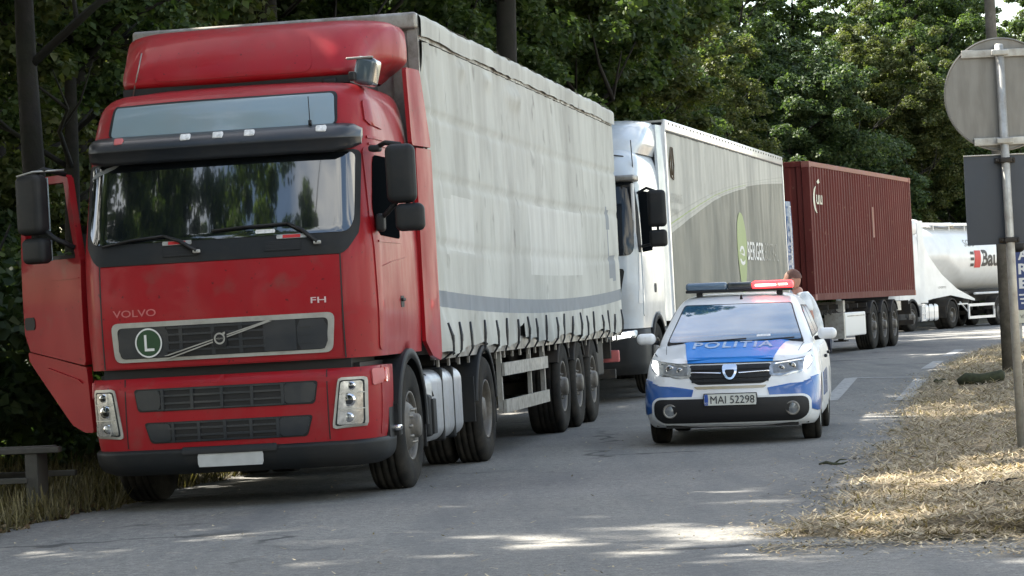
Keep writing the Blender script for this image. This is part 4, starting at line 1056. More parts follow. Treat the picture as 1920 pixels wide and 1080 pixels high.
for i in range(6): b.box((.72, 4.8 + i * 1.5, 3.72), (.04, .04, .2))
for y in (4.5, 7.5, 10.5): b.lathe([(.3, 3.72), (.3, 3.90), (.2, 3.93), (0, 3.93)], (.1, y, 0), 'z', 16)
b.build('walkway', M['white'], si)
def siloS(y, z):
    cz, cr = _cz(y), _crr(y); return Vector((math.sqrt(max(.01, cr * cr - (z - cz) ** 2)) + .012, y, z))
b = MB()
b.grid([[siloS(y, z) for y in (7.45, 8.05)] for z in zlin(2.20, 2.84, 10)], 0, False)
for z in (2.30, 2.52, 2.74): b.grid([[siloS(y, zz) for y in (7.05, 7.38)] for zz in zlin(z - .05, z + .06, 3)], 1, False)
text(b, 'Baum', lambda u, v: siloS(9.45 + u, 2.55 + v), height=.62, width=2.6, offset=.03, mi=1)
text(b, 'TRANSPORTE', lambda u, v: siloS(9.6 + u, 3.12 + v), height=.12, width=3.0, mi=2); text(b, 'SGU', lambda u, v: siloS(7.2 + u, 3.12 + v), height=.26, width=1.0, mi=2)
b.build('tank_print', [M['redprint'], M['print'], M['bgrey']], si)
ch = MB()
for x in (-.5, .5): ch.box((x, 9.6, 1.06), (.12, 8.6, .22))
for a in (9.75, 11.05, 12.35): ch.box((0, a, .52), (1.9, .14, .14))
ch.box((0, 13.9, .6), (2.3, .1, .15)); ch.tube([(.9, 7.2, 1.28), (.9, 13.5, 1.28)], .10, 8); ch.rbox((.7, 7.0, 1.1), (.6, .7, .5), .1); ch.box((.75, 8.0, 1.0), (.1, .1, .7)); ch.box((-.75, 8.0, 1.0), (.1, .1, .7))
ch.build('chassis', M['chassis'], si)
for a in (9.75, 11.05, 12.35):
    for s in (1, -1):
        wheel(si, (s * 1.215, a, .53), s, .53, .38, 'trail')
        m = MB(); arcfender(m, a, .53, .58, s * .82, s * 1.22, 10, 170, .02, n=14, lip=.02); m.build('mudguard', M['chassis'], si)
for s in (1, -1):
    b = MB()
    b.box((s * 1.2, 7.95, .82), (.05, 2.6, .10)); b.box((s * 1.2, 7.95, .36), (.05, 2.6, .10))
    b.box((s * 1.2, 6.70, .59), (.05, .10, .36)); b.box((s * 1.2, 9.2, .59), (.05, .10, .36)); b.tube([(s * 1.15, 6.0, .95), (s * 1.15, 6.7, .6)], .03, 6); b.box((s * 1.15, 6.2, .88), (.1, .9, .05))
    b.build('side_guard', M['white'], si)
    b = MB(); b.tube([(s * 1.17, 7.4, 1.24), (s * 1.17, 13.4, 1.24)], .045, 8); b.build('hose_tube', M['white'], si)

# ------------------------------------------------------------------ police car
pc = thing('police_car', 'white and blue police hatchback with a lit red roof beacon driving towards the viewer', 'police car')
Pf = Frame(2.05, 28.3, 8.0, .0, -.010, .03)
Pf.place(pc)
cb = Shell([(.18, .80, .13, .06, .26, .32, 3.96, .22), (.23, .835, .06, .06, .26, .34, 4.02, .22), (.34, .86, .01, .065, .27, .36, 4.06, .22), (.46, .866, .0, .07, .28, .38, 4.07, .22), (.58, .866, .015, .075, .29, .40, 4.06, .22),
            (.70, .862, .035, .08, .30, .42, 4.04, .22), (.82, .848, .06, .09, .32, .44, 4.0, .22), (.90, .825, .10, .10, .33, .46, 3.97, .22), (.95, .785, .16, .11, .33, .46, 3.93, .22)])
def HZ(x, y):
    t = max(0, min(1.1, y)) / 1.1
    h = .80 + .205 * (1 - (1 - t) ** 1.35) - .055 * min(1.2, abs(x) / .80) ** 3.2 + .012 * math.exp(-((abs(x) - .46) / .07) ** 2) * ss(.1, .5, y)
    return h
def ZT(x, y):
    if y < 1.15: return HZ(x, y)
    return HZ(x, 1.1) + .03 * ss(1.15, 3.2, y) + .0
def carp(x, y, zn, z0=.18):
    v = (zn - z0) / (.95 - z0); return z0 + v * (ZT(x, y) - z0)
CAR_A = [(.83, .31, .355), (3.42, .31, .355)]
b = MB(); rows = []
for zn in [.18, .205] + zlin(.23, .95, 22):
    row = []
    for x, y in cb.loop(zn, nF=18, nC=10, ns=60, nr=6):
        z = carp(x, y, zn)
        for ya, za, ra in CAR_A:
            dy = abs(y - ya)
            if dy < ra and abs(x) > .6: z = max(z, za + math.sqrt(ra * ra - dy * dy))
        row.append((x, y, z))
    row.append(row[0]); rows.append(row)
b.grid(rows, 0, True)
G = []
for j in range(25):
    t = j / 24; row = []
    for i in range(33):
        s_ = -1 + 2 * i / 32; yf = cb.front(s_ * .785, .95); y = yf + (1.18 - yf) * t
        x = s_ * .785
        row.append((x, y, HZ(x, y)))
    G.append(row)
b.grid(G, 0, True)
b.grid([[(s_ * .785, y, ZT(s_ * .785, y)) for s_ in zlin(-1, 1, 8)] for y in (1.17, 2.0, 3.0, 3.9)], 0, True)
b.build('body', M['carwhite'], pc)
b = MB(); b.box((0, 2.0, .26), (1.5, 3.5, .14)); b.box((0, .83, .45), (1.62, .72, .5)); b.box((0, 3.42, .45), (1.62, .72, .5)); b.box((0, .35, .22), (1.3, .4, .10)); b.build('underbody', M['black'], pc)
def nomz(x, y, z): return .18 + (z - .18) / (ZT(x, y) - .18) * .77
def CF(x, z):
    y = cb.front(x, .8); y = cb.front(x, min(.95, nomz(x, y, z))); y = cb.front(x, min(.95, nomz(x, y, z))); return Vector((x, y, z))
def CS(sg): return lambda y, z: Vector((sg * cb.sidex(y, min(.95, nomz(.8, y, z))), y, z))
HS = lambda x, y: Vector((x, y, HZ(x, y)))
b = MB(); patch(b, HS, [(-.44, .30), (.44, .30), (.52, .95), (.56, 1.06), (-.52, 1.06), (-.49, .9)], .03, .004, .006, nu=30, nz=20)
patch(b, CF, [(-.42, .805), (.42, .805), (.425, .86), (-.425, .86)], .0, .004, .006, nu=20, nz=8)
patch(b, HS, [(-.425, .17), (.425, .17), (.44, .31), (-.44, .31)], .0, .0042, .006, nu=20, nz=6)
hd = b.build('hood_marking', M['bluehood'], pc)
b = MB(); text(b, 'POLITIA', lambda u, v: Vector((u, .77 + v, HZ(u, .77 + v) + .010)), height=.34, width=.80, offset=.022, spacing=1.15); b.build('lettering', mat('worn_white_letters', (.42, .52, .66), .5, dirt=(.08, .25, .55), dirt_amt=.7, dscale=9), hd)
b = MB()
for s in (1, -1): patch(b, HS, [(s * .655, .55), (s * .66, .55), (s * .70, 1.05), (s * .695, 1.05)][::s], 0, .002, .006, nu=1, nz=8)
patch(b, CF, [(-.60, .800), (.60, .800), (.60, .806), (-.60, .806)], 0, .003, .006, nu=20, nz=1)
b.build('hood_seam', M['plastic'], pc)
# grille
b = MB(); patch(b, CF, [(-.33, .595), (.33, .595), (.41, .66), (.41, .785), (-.41, .785), (-.41, .66)], .04, .004, .01, nu=24); cg = b.build('grille', M['black'], pc)
b = MB()
for z in (.745, .665, .625): 
    patch(b, CF, rect(-.38, z - .009, .38, z + .009), .004, .014, .014, nu=20, nz=1, mi=0)
for i in range(9):
    x = -.34 + i * .085
    if abs(x) > .08: patch(b, CF, rect(x - .006, .61, x + .006, .775), 0, .010, .010, nu=1, nz=4, mi=0)
for s in (1, -1):
    p = [(.085, .695), (.385, .702), (.385, .714), (.085, .711)]
    if s < 0: p = [(-a, z) for a, z in reversed(p)]
    patch(b, CF, p, .003, .020, .02, nu=10, nz=2, mi=1)
b.build('grille_bars', [M['plastic'], M['chrome']], cg)
b = MB(); patch(b, CF, [(-.03, .635), (.03, .635), (.07, .70), (.072, .775), (-.072, .775), (-.07, .70)], .03, .034, .03, nu=8, nz=8)
patch(b, CF, [(-.018, .655), (.018, .655), (.045, .70), (.045, .725), (-.045, .725), (-.045, .70)], .015, .038, .004, nu=8, nz=8, mi=1); b.build('emblem', [M['chrome'], M['plastic']], cg)
for s in (1, -1):
    p = [(.385, .665), (.50, .655), (.735, .695), (.79, .76), (.80, .850), (.60, .815), (.385, .785)]
    def mir(p): return [(-a, z) for a, z in reversed(p)] if s < 0 else p
    b = MB(); patch(b, CF, mir(p), .02, .005, .01, nu=14, nz=8, mi=0)
    patch(b, CF, mir([(.42, .685), (.66, .70), (.66, .80), (.42, .77)]), .02, .010, .006, nu=8, nz=6, mi=1)
    patch(b, CF, mir([(.715, .70), (.775, .765), (.785, .835), (.725, .825)]), .012, .014, .006, nu=5, nz=6, mi=2)
    patch(b, CF, mir([(.42, .768), (.72, .808), (.72, .818), (.42, .778)]), .0, .013, .006, nu=8, nz=3, mi=3)
    for x, z, r_ in ((.60, .752, .042), (.50, .735, .032)):
        p_ = CF(s * x, z); b.lathe([(r_, -.010), (r_ * .9, -.016), (r_ * .7, -.010)], (p_.x, p_.y, p_.z), 'y', 18, 3); b.lathe([(r_ * .7, -.012), (0, -.018)], (p_.x, p_.y, p_.z), 'y', 18, 4)
    b.build('headlight', [M['lamp'], M['lampglass'], M['led'], M['chrome'], M['glass']], pc)
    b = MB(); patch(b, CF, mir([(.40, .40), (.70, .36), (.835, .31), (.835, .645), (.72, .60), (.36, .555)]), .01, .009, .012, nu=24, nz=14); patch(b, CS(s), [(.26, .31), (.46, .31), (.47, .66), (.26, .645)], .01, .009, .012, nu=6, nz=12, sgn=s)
    b.build('blue_marking', M['blue'], pc)
# lower intake
b = MB(); patch(b, CF, [(-.68, .215), (.68, .215), (.775, .28), (.775, .44), (.70, .485), (.34, .40), (-.34, .40), (-.70, .485), (-.775, .44), (-.775, .28)], .05, .014, .018, nu=36, mi=0)
patch(b, CF, [(-.665, .232), (.665, .232), (.75, .292), (.75, .43), (.685, .462), (.34, .385), (-.34, .385), (-.685, .462), (-.75, .43), (-.75, .292)], .05, .018, .008, nu=36, mi=1)
inn = b.build('lower_intake', [M['silo'], M['black']], pc)
for s in (1, -1):
    p_ = CF(s * .60, .345); b = MB()
    b.lathe([(.072, -.010), (.068, -.030), (.052, -.022)], (p_.x, p_.y, p_.z), 'y', 22, 0); b.lathe([(.053, -.020), (.02, -.026), (0, -.028)], (p_.x, p_.y, p_.z), 'y', 22, 1); b.build('fog_lamp', [M['steel'], M['lampglass']], inn)
b = MB(); patch(b, CF, [(-.33, .552), (.33, .552), (.36, .578), (-.36, .578)], .008, .006, .008, nu=20, nz=3); b.build('painted_reflection', M['gold'], pc)  # thin sand-coloured strip laid under the grille as a painted reflection
b = MB(); pl = lambda x, z: Vector((x, -.022, z)); patch(b, pl, rect(-.265, .385, .265, .51), .008, .0, .03, nu=4, nz=3, mi=3); patch(b, pl, rect(-.255, .393, .255, .502), .006, .004, .004, nu=4, nz=3); patch(b, pl, rect(-.253, .395, -.215, .500), .004, .006, .002, nu=2, nz=2, mi=1)
text(b, 'MAI 52298', lambda u, v: Vector((.022 + u, -.032, .447 + v)), height=.076, width=.43, offset=0, mi=2)
text(b, 'RO', lambda u, v: Vector((-.234 + u, -.032, .415 + v)), height=.018, width=.025, mi=0)
b.build('number_plate', [M['platew'], M['eublue'], M['print'], M['black']], pc)
# greenhouse
gh = Shell([(.92, .80, .95, .09, .16, .20, 3.93, .2), (1.00, .775, .99, .09, .15, .18, 3.9, .2), (1.20, .70, 1.33, .09, .13, .15, 3.75, .2), (1.355, .63, 1.66, .08, .12, .14, 3.58, .2), (1.40, .60, 1.78, .07, .14, .16, 3.48, .2), (1.445, .55, 1.95, .05, .18, .2, 3.36, .2), (1.475, .46, 2.15, .04, .2, .2, 3.2, .2), (1.49, .32, 2.4, .03, .2, .2, 3.0, .2)])
b = MB(); gh.mesh(b, zlin(.92, 1.36, 12) + zlin(1.375, 1.49, 10), ns=30); b.build('roof', M['carwhite'], pc)
GF = gh.F()
b = MB(); patch(b, GF, [(-.70, .965), (.70, .965), (.615, 1.20), (.555, 1.375), (-.555, 1.375), (-.615, 1.20)], .03, .004, .01, nu=30); wsb = b.build('windscreen_surround', M['black'], pc)
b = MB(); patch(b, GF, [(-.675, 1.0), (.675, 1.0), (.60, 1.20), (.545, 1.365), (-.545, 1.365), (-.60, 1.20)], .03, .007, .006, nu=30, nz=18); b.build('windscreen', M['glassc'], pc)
b = MB(); P = [GF(x, z) + Vector((0, -.02, .01)) for x, z in ((-.58, .985), (-.2, 1.0), (.12, 1.015))]; b.tube(P, .007, 5); P = [GF(x, z) + Vector((0, -.02, .01)) for x, z in ((.0, .985), (.3, .995), (.60, 1.01))]; b.tube(P, .007, 5); b.build('wiper', M['black'], wsb)
b = MB(); b.rbox((.02, 1.60, 1.302), (.14, .05, .04), .015); b.tube([(.02, 1.70, 1.36), (.02, 1.6, 1.31)], .01, 6); b.build('rear_view_mirror', M['black'], pc)
b = MB(); patch(b, GF, rect(.22, 1.035, .36, 1.055), .004, .009, .004, nu=3, nz=2); b.build('paper_slip', M['cloth'], pc)
for s in (1, -1):
    S = gh.S(s)
    b = MB(); patch(b, S, [(1.30, 1.01), (3.65, 1.05), (3.35, 1.34), (1.95, 1.345), (1.72, 1.30)], .05, .004, .01, nu=24, nz=10, sgn=s); b.build('side_window_frame', M['black'], pc)
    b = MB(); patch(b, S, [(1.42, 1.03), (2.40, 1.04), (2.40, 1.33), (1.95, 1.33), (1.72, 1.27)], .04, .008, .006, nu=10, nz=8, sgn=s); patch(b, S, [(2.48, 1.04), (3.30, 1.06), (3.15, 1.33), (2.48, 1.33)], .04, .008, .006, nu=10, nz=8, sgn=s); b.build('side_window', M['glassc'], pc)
    S = CS(s)
    b = MB(); patch(b, S, [(1.24, .26), (2.38, .26), (2.40, .93), (1.20, .90)], .04, .005, .01, nu=12, nz=10, sgn=s); d = b.build('door', M['carwhite'], pc)
    b = MB(); patch(b, S, [(2.42, .26), (3.05, .26), (3.28, .55), (3.30, .94), (2.44, .93)], .04, .005, .01, nu=12, nz=10, sgn=s); d2 = b.build('door', M['carwhite'], pc)
    b = MB(); b.rbox(S(2.22, .80) + Vector((s * .02, 0, 0)), (.03, .18, .035), .012); b.build('door_handle', M['plastic'], d)
    b = MB(); b.rbox(S(3.15, .82) + Vector((s * .02, 0, 0)), (.03, .18, .035), .012); b.build('door_handle', M['plastic'], d2)
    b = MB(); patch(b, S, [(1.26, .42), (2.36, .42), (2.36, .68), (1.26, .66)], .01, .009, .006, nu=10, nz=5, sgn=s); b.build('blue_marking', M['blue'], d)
    b = MB(); b.rbox((s * .925, 1.30, 1.045), (.19, .15, .115), .05, 0, 4); b.tube([(s * .80, 1.36, 1.0), (s * .86, 1.33, 1.01)], .025, 6, 1); b.box((s * .925, 1.378, 1.045), (.15, .01, .08), 2); b.build('mirror', [M['carwhite'], M['black'], M['glassb']], pc)
    for ya in (.83, 3.42):
        e = sub('wheel', pc, (s * .845, ya, .302))
        def T(p): return [(r_, t * s) for r_, t in p]
        t = MB(); t.lathe(T([(.195, -.03), (.215, -.004), (.25, .004), (.285, -.004), (.300, -.022), (.303, -.05), (.298, -.052), (.303, -.056), (.303, -.14), (.295, -.17), (.25, -.185), (.19, -.18)]), (0, 0, 0), n=40); t.build('tyre', M['rubber'], e)
        t = MB(); t.lathe(T([(.205, -.02), (.20, -.006), (.185, -.012), (.175, -.03), (.06, -.012), (.05, -.004), (0, -.002)]), (0, 0, 0), n=36)
        for i in range(7):
            a = i * 2 * math.pi / 7; t.lathe([(.028, -.012 * s), (0, -.010 * s)], (0, .125 * math.cos(a), .125 * math.sin(a)), n=10, mi=1)
        t.build('rim', [M['alu'], M['black']], e)
# beacon bar
b = MB(); b.rbox((0, 2.12, 1.515), (1.12, .24, .03), .012, 0); 
for x in (-.42, .42): b.box((x, 2.12, 1.485), (.06, .16, .05), 0)
bar = b.build('beacon_base', M['black'], pc)
b = MB(); b.rbox((-.34, 2.12, 1.565), (.44, .25, .085), .035, 0, 4); b.build('beacon_lens', M['bluelens'], bar)
b = MB(); b.rbox((.01, 2.12, 1.563), (.26, .24, .075), .02, 0, 3); b.build('beacon_centre', M['beacondark'], bar)
b = MB(); b.rbox((.35, 2.12, 1.565), (.43, .25, .085), .035, 0, 4); o = b.build('beacon_lens', M['redled'], bar); o['label'] = 'lit red half of the beacon'
b = MB(); b.rbox((.28, 1.992, 1.562), (.22, .02, .022), .008, 0); b.rbox((.46, 1.992, 1.565), (.10, .02, .018), .008, 0); b.build('beacon_core', M['redcore'], o)
b = MB(); b.tube([(.03, 1.86, 1.42), (.03, 1.86, 1.47)], [.018, .006], 8); b.build('roof_aerial', M['black'], pc)
b = MB(); patch(b, lambda x, z: Vector((x, 4.065, z)), rect(-.2, .5, .2, .6), .01, 0, .01, sgn=-1); b.build('rear_plate', M['platew'], pc)

# ------------------------------------------------------------------ person
def skin_part(name, vs, es, rad, mats, parent, subdiv=2, root=0):
    me = bpy.data.meshes.new(name); me.from_pydata(vs, es, [])
    o = bpy.data.objects.new(name, me); C.objects.link(o)
    o.modifiers.new('skin', 'SKIN'); me.skin_vertices.new() if not me.skin_vertices else None
    sv = me.skin_vertices[0].data
    for i, r_ in enumerate(rad):
        sv[i].radius = r_ if isinstance(r_, tuple) else (r_, r_); sv[i].use_root = (i == root)
    s = o.modifiers.new('sub', 'SUBSURF'); s.levels = subdiv; s.render_levels = subdiv
    bpy.context.view_layer.update()
    nm = bpy.data.meshes.new_from_object(o.evaluated_get(bpy.context.evaluated_depsgraph_get()))
    bpy.data.objects.remove(o)
    r = ([tuple(v.co) for v in nm.vertices], [tuple(p.vertices) for p in nm.polygons]); bpy.data.meshes.remove(nm)
    return r
per = thing('person', 'person in a white printed T-shirt leaning over behind the police car', 'person', (3.42, 33.35, 0.0), R(-90) - R(10))
# local frame: faces -y, x to their left
sk = dict(pel=(0, .05, .95), sp=(0, .02, 1.12), ch=(0, -.05, 1.32), nk=(0, -.11, 1.47), nk2=(0, -.14, 1.53), h1=(0, -.16, 1.58))
vs = [(0, .06, .94), (0, .03, 1.12), (0, -.06, 1.32), (0, -.11, 1.45), (0, -.15, 1.53),
      (.09, .06, .88), (.11, .02, .50), (.11, .07, .10), (.12, -.06, .04), (-.09, .06, .88), (-.11, -.06, .50), (-.11, .02, .10), (-.12, -.12, .04),
      (.17, -.05, 1.40), (.25, .04, 1.14), (.20, -.18, 1.02), (.18, -.26, 1.0), (-.17, -.07, 1.40), (-.26, -.10, 1.13), (-.20, -.32, 1.06), (-.18, -.40, 1.04)]
es = [(0, 1), (1, 2), (2, 3), (3, 4), (0, 5), (5, 6), (6, 7), (7, 8), (0, 9), (9, 10), (10, 11), (11, 12), (2, 13), (13, 14), (14, 15), (15, 16), (2, 17), (17, 18), (18, 19), (19, 20)]
rd = [(.15, .11), (.14, .10), (.15, .11), .06, .055, .09, .062, .042, .045, .09, .062, .042, .045, .06, .042, .030, .035, .06, .042, .030, .035]
bv, bf = skin_part('b', vs, es, rd, None, None)
hb = MB(); hb.add(bv, bf, 0, True)
P = []
for i in range(17):
    th = math.pi * i / 16; row = []
    for j in range(29):
        ph = 2 * math.pi * j / 28
        x = .078 * math.sin(th) * math.sin(ph); y = -.098 * math.sin(th) * math.cos(ph); z = .122 * math.cos(th)
        if z < 0: x *= 1 + z * 1.9; y *= 1 + z * .9
        f = max(0, -y / .098)
        y -= .030 * math.exp(-(x / .014) ** 2 - ((z + .012) / .022) ** 2) * (y < 0)
        y += .012 * math.exp(-((abs(x) - .032) / .016) ** 2 - ((z - .012) / .012) ** 2) * (y < 0)
        y -= .006 * math.exp(-(x / .025) ** 2 - ((z + .055) / .008) ** 2) * (y < 0)
        row.append((x, y - .185, z + 1.615))
    P.append(row)
hb.grid(P, 0, True, True)
for s in (1, -1):
    hb.rbox((s * .080, -.178, 1.61), (.02, .035, .06), .01)
    hb.rbox((s * .031, -.262, 1.628), (.022, .012, .010), .004, 1)
    for k, (dx, L_) in enumerate(((-.027, .065), (-.009, .075), (.009, .07), (.027, .055))):
        bx = (.18, -.26, 1.0) if s > 0 else (-.18, -.40, 1.04)
        hb.tube([(bx[0] + dx, bx[1] - .03, bx[2] + .01), (bx[0] + dx, bx[1] - .03 - L_ * .6, bx[2] - .005), (bx[0] + dx, bx[1] - .03 - L_, bx[2] - .03)], [.010, .009, .007], 6)
    bx = (.18, -.26, 1.0) if s > 0 else (-.18, -.40, 1.04)
    hb.tube([(bx[0] - s * .03, bx[1] + .01, bx[2]), (bx[0] - s * .055, bx[1] - .03, bx[2] - .01), (bx[0] - s * .06, bx[1] - .06, bx[2] - .02)], [.012, .010, .008], 6)
hb.rbox((0, -.272, 1.562), (.045, .012, .010), .004, 2)
hb.build('body', [M['skin'], M['black'], M['redfade']], per)
b = MB(); P = []
for i in range(9):
    th = math.pi * .47 * i / 8; row = []
    for j in range(25):
        ph = 2 * math.pi * j / 24; k = 1.0 + (.10 if math.cos(ph) > .2 and i > 5 else .0) * -1
        row.append((.083 * math.sin(th) * math.sin(ph), -.175 - .103 * k * math.sin(th) * math.cos(ph), 1.622 + .122 * math.cos(th)))
    P.append(row)
b.grid(P, 0, True, True); b.build('hair', M['hair'], per)
bv, bf = skin_part('s', [(0, .06, .92), (0, .03, 1.12), (0, -.06, 1.32), (0, -.10, 1.42), (.17, -.05, 1.40), (.225, .005, 1.22), (-.17, -.07, 1.40), (-.22, -.085, 1.22)], [(0, 1), (1, 2), (2, 3), (2, 4), (4, 5), (2, 6), (6, 7)], [(.18, .13), (.17, .125), (.175, .13), (.10, .08), .085, .075, .085, .075], None, None)
b = MB(); b.add(bv, bf, 0, True); b.build('t_shirt', M['shirt'], per)
bv, bf = skin_part('t', [(0, .06, .94), (.09, .06, .86), (.11, .02, .50), (.11, .07, .09), (-.09, .06, .86), (-.11, -.06, .50), (-.11, .02, .09)], [(0, 1), (1, 2), (2, 3), (0, 4), (4, 5), (5, 6)], [(.165, .125), .10, .078, .068, .10, .078, .068], None, None)
b = MB(); b.add(bv, bf, 0, True); b.build('trousers', M['trousers'], per)
b = MB(); b.rbox((.115, -.03, .045), (.10, .28, .09), .04); b.rbox((-.115, -.08, .045), (.10, .28, .09), .04); b.build('shoes', M['black'], per)

# ------------------------------------------------------------------ road, verges, ground
def asphalt():
    m = bpy.data.materials.new('asphalt'); m.use_nodes = True; t = m.node_tree; b = t.nodes['Principled BSDF']; L = t.links.new
    tcn = t.nodes.new('ShaderNodeTexCoord'); vec = tcn.outputs['Object']
    def noise(sc, det=4, rg_=.55, v=vec):
        n = t.nodes.new('ShaderNodeTexNoise'); n.inputs['Scale'].default_value = sc; n.inputs['Detail'].default_value = det; n.inputs['Roughness'].default_value = rg_; L(v, n.inputs['Vector']); return n.outputs['Fac']
    def ramp(f, p0, c0, p1, c1):
        r = t.nodes.new('ShaderNodeValToRGB'); e = r.color_ramp.elements; e[0].position = p0; e[0].color = (*c0, 1); e[1].position = p1; e[1].color = (*c1, 1); L(f, r.inputs[0]); return r.outputs[0]
    def mix(f, a, c, mode='MIX', v=None):
        x = t.nodes.new('ShaderNodeMix'); x.data_type = 'RGBA'; x.blend_type = mode
        if v is not None: x.inputs[0].default_value = v
        else: L(f, x.inputs[0])
        L(a, x.inputs[6]); 
        if isinstance(c, tuple): x.inputs[7].default_value = (*c, 1)
        else: L(c, x.inputs[7])
        return x.outputs[2]
    base = ramp(noise(.35, 6), .3, (.172, .170, .162), .7, (.232, .228, .215))
    sp = ramp(noise(70, 3, .7), .32, (.6, .6, .6), .72, (1.45, 1.44, 1.42)); c = mix(None, base, sp, 'MULTIPLY', 1.)
    sp = ramp(noise(17, 5, .75), .35, (.66, .66, .67), .68, (1.32, 1.31, 1.29)); c = mix(None, c, sp, 'MULTIPLY', 1.)
    st = ramp(noise(2.3, 6, .6), .5, (0, 0, 0), .75, (.5, .5, .5)); c = mix(st, c, (.24, .23, .21))
    mp_ = t.nodes.new('ShaderNodeMapping'); mp_.inputs['Scale'].default_value = (1.6, .16, 1); mp_.inputs['Rotation'].default_value = (0, 0, R(9)); L(vec, mp_.inputs[0])
    tk = ramp(noise(1.2, 4, .5, mp_.outputs[0]), .48, (0, 0, 0), .7, (.55, .55, .55)); c = mix(tk, c, (.11, .115, .12))
    vo = t.nodes.new('ShaderNodeTexVoronoi'); vo.feature = 'DISTANCE_TO_EDGE'; vo.inputs['Scale'].default_value = .42
    wv = t.nodes.new('ShaderNodeTexNoise'); wv.inputs['Scale'].default_value = 1.7; wv.inputs['Detail'].default_value = 6; L(vec, wv.inputs['Vector'])
    va = t.nodes.new('ShaderNodeMix'); va.data_type = 'VECTOR'; va.inputs[0].default_value = .45; L(vec, va.inputs[4]); L(wv.outputs['Color'], va.inputs[5]); L(va.outputs[1], vo.inputs['Vector'])
    ck = ramp(vo.outputs['Distance'], .006, (.8, .8, .8), .014, (0, 0, 0)); ck2 = mix(None, ck, ramp(noise(.5), .5, (0, 0, 0), .6, (1, 1, 1)), 'MULTIPLY', 1.); c = mix(ck2, c, (.045, .045, .045)); c = mix(ramp(noise(5.5, 7, .72), .56, (0, 0, 0), .68, (.35, .35, .35)), c, (.085, .088, .09))
    L(c, b.inputs['Base Color']); b.inputs['Roughness'].default_value = .9; b.inputs['Specular IOR Level'].default_value = .2
    bp = t.nodes.new('ShaderNodeBump'); bp.inputs['Strength'].default_value = .6; bp.inputs['Distance'].default_value = .012; L(noise(70, 3, .7), bp.inputs['Height']); L(bp.outputs[0], b.inputs['Normal'])
    return m
def ground_mat(name, c0, c1, c2, sc=3., bump=.8):
    m = bpy.data.materials.new(name); m.use_nodes = True; t = m.node_tree; b = t.nodes['Principled BSDF']; L = t.links.new
    tcn = t.nodes.new('ShaderNodeTexCoord'); n = t.nodes.new('ShaderNodeTexNoise'); n.inputs['Scale'].default_value = sc; n.inputs['Detail'].default_value = 9; n.inputs['Roughness'].default_value = .7; L(tcn.outputs['Object'], n.inputs['Vector'])
    r = t.nodes.new('ShaderNodeValToRGB'); e = r.color_ramp.elements; e[0].position = .33; e[0].color = (*c0, 1); e[1].position = .7; e[1].color = (*c2, 1); k = e.new(.52); k.color = (*c1, 1)
    L(n.outputs['Fac'], r.inputs[0]); L(r.outputs[0], b.inputs['Base Color']); b.inputs['Roughness'].default_value = .95
    n2 = t.nodes.new('ShaderNodeTexNoise'); n2.inputs['Scale'].default_value = 30; n2.inputs['Detail'].default_value = 6; L(tcn.outputs['Object'], n2.inputs['Vector'])
    bp = t.nodes.new('ShaderNodeBump'); bp.inputs['Strength'].default_value = bump; bp.inputs['Distance'].default_value = .03; L(n2.outputs['Fac'], bp.inputs['Height']); L(bp.outputs[0], b.inputs['Normal'])
    return m
M['asphalt'] = asphalt()
M['soil'] = ground_mat('forest_soil', (.022, .020, .012), (.045, .040, .022), (.085, .075, .045))
M['drygrass'] = ground_mat('dry_grass_ground', (.14, .11, .07), (.24, .19, .125), (.34, .28, .19), 5.)
def sheet(name, xa, xb, ys, nx, zf, mat_, kind='structure'):
    b = MB(); rows = []
    for y in ys:
        a, c = xa(y), xb(y); rows.append([(a + (c - a) * (i / nx) , y, zf(a + (c - a) * i / nx, y)) for i in range(nx + 1)])
    b.grid(rows, 0, True); o = b.build(name, mat_); o['kind'] = kind; return o
ysr = zlin(-30, 14, 22) + zlin(14.5, 60, 91) + zlin(61, 200, 100)
XL = lambda y: xr(y) - 2.55
sheet('ground', lambda y: -700, lambda y: 700, [-400, -200, -100, -30, 0, 30, 60, 100, 200, 400, 900], 20, lambda x, y: -.16, M['soil'])
sheet('road', lambda y: XL(y) - .1 if y > 15 else -14, lambda y: max(9, _xR(y) + 1.0) if y > 15 else 14, ysr, 60, lambda x, y: gz(x, y), M['asphalt'])
def edgeR(y):
    e = _xR(y) + .08 + .14 * noise2(y * 1.3, y * .7, 2) + .06 * math.sin(y * 9) + .03 * math.sin(y * 23)
    if y < 17.4: e += (17.4 - y) ** 2 * 1.3 + .0
    return e
def vz(x, y):
    d = x - edgeR(y); return gz(x, y) + .004 + .06 * ss(0, 1.6, d) + .06 * ss(1, 6, d) + .022 * noise2(x * 3, y * 3, 1) * ss(0, .4, d) + .012 * noise2(x * 9, y * 8, 4) * ss(0, .3, d) - .03 * (1 - ss(0, .12, d))
sheet('right_verge', lambda y: edgeR(y) - .05, lambda y: edgeR(y) + 26, [16.45 + .12 * i for i in range(290)] + zlin(52, 200, 90), 130, vz, M['drygrass'])
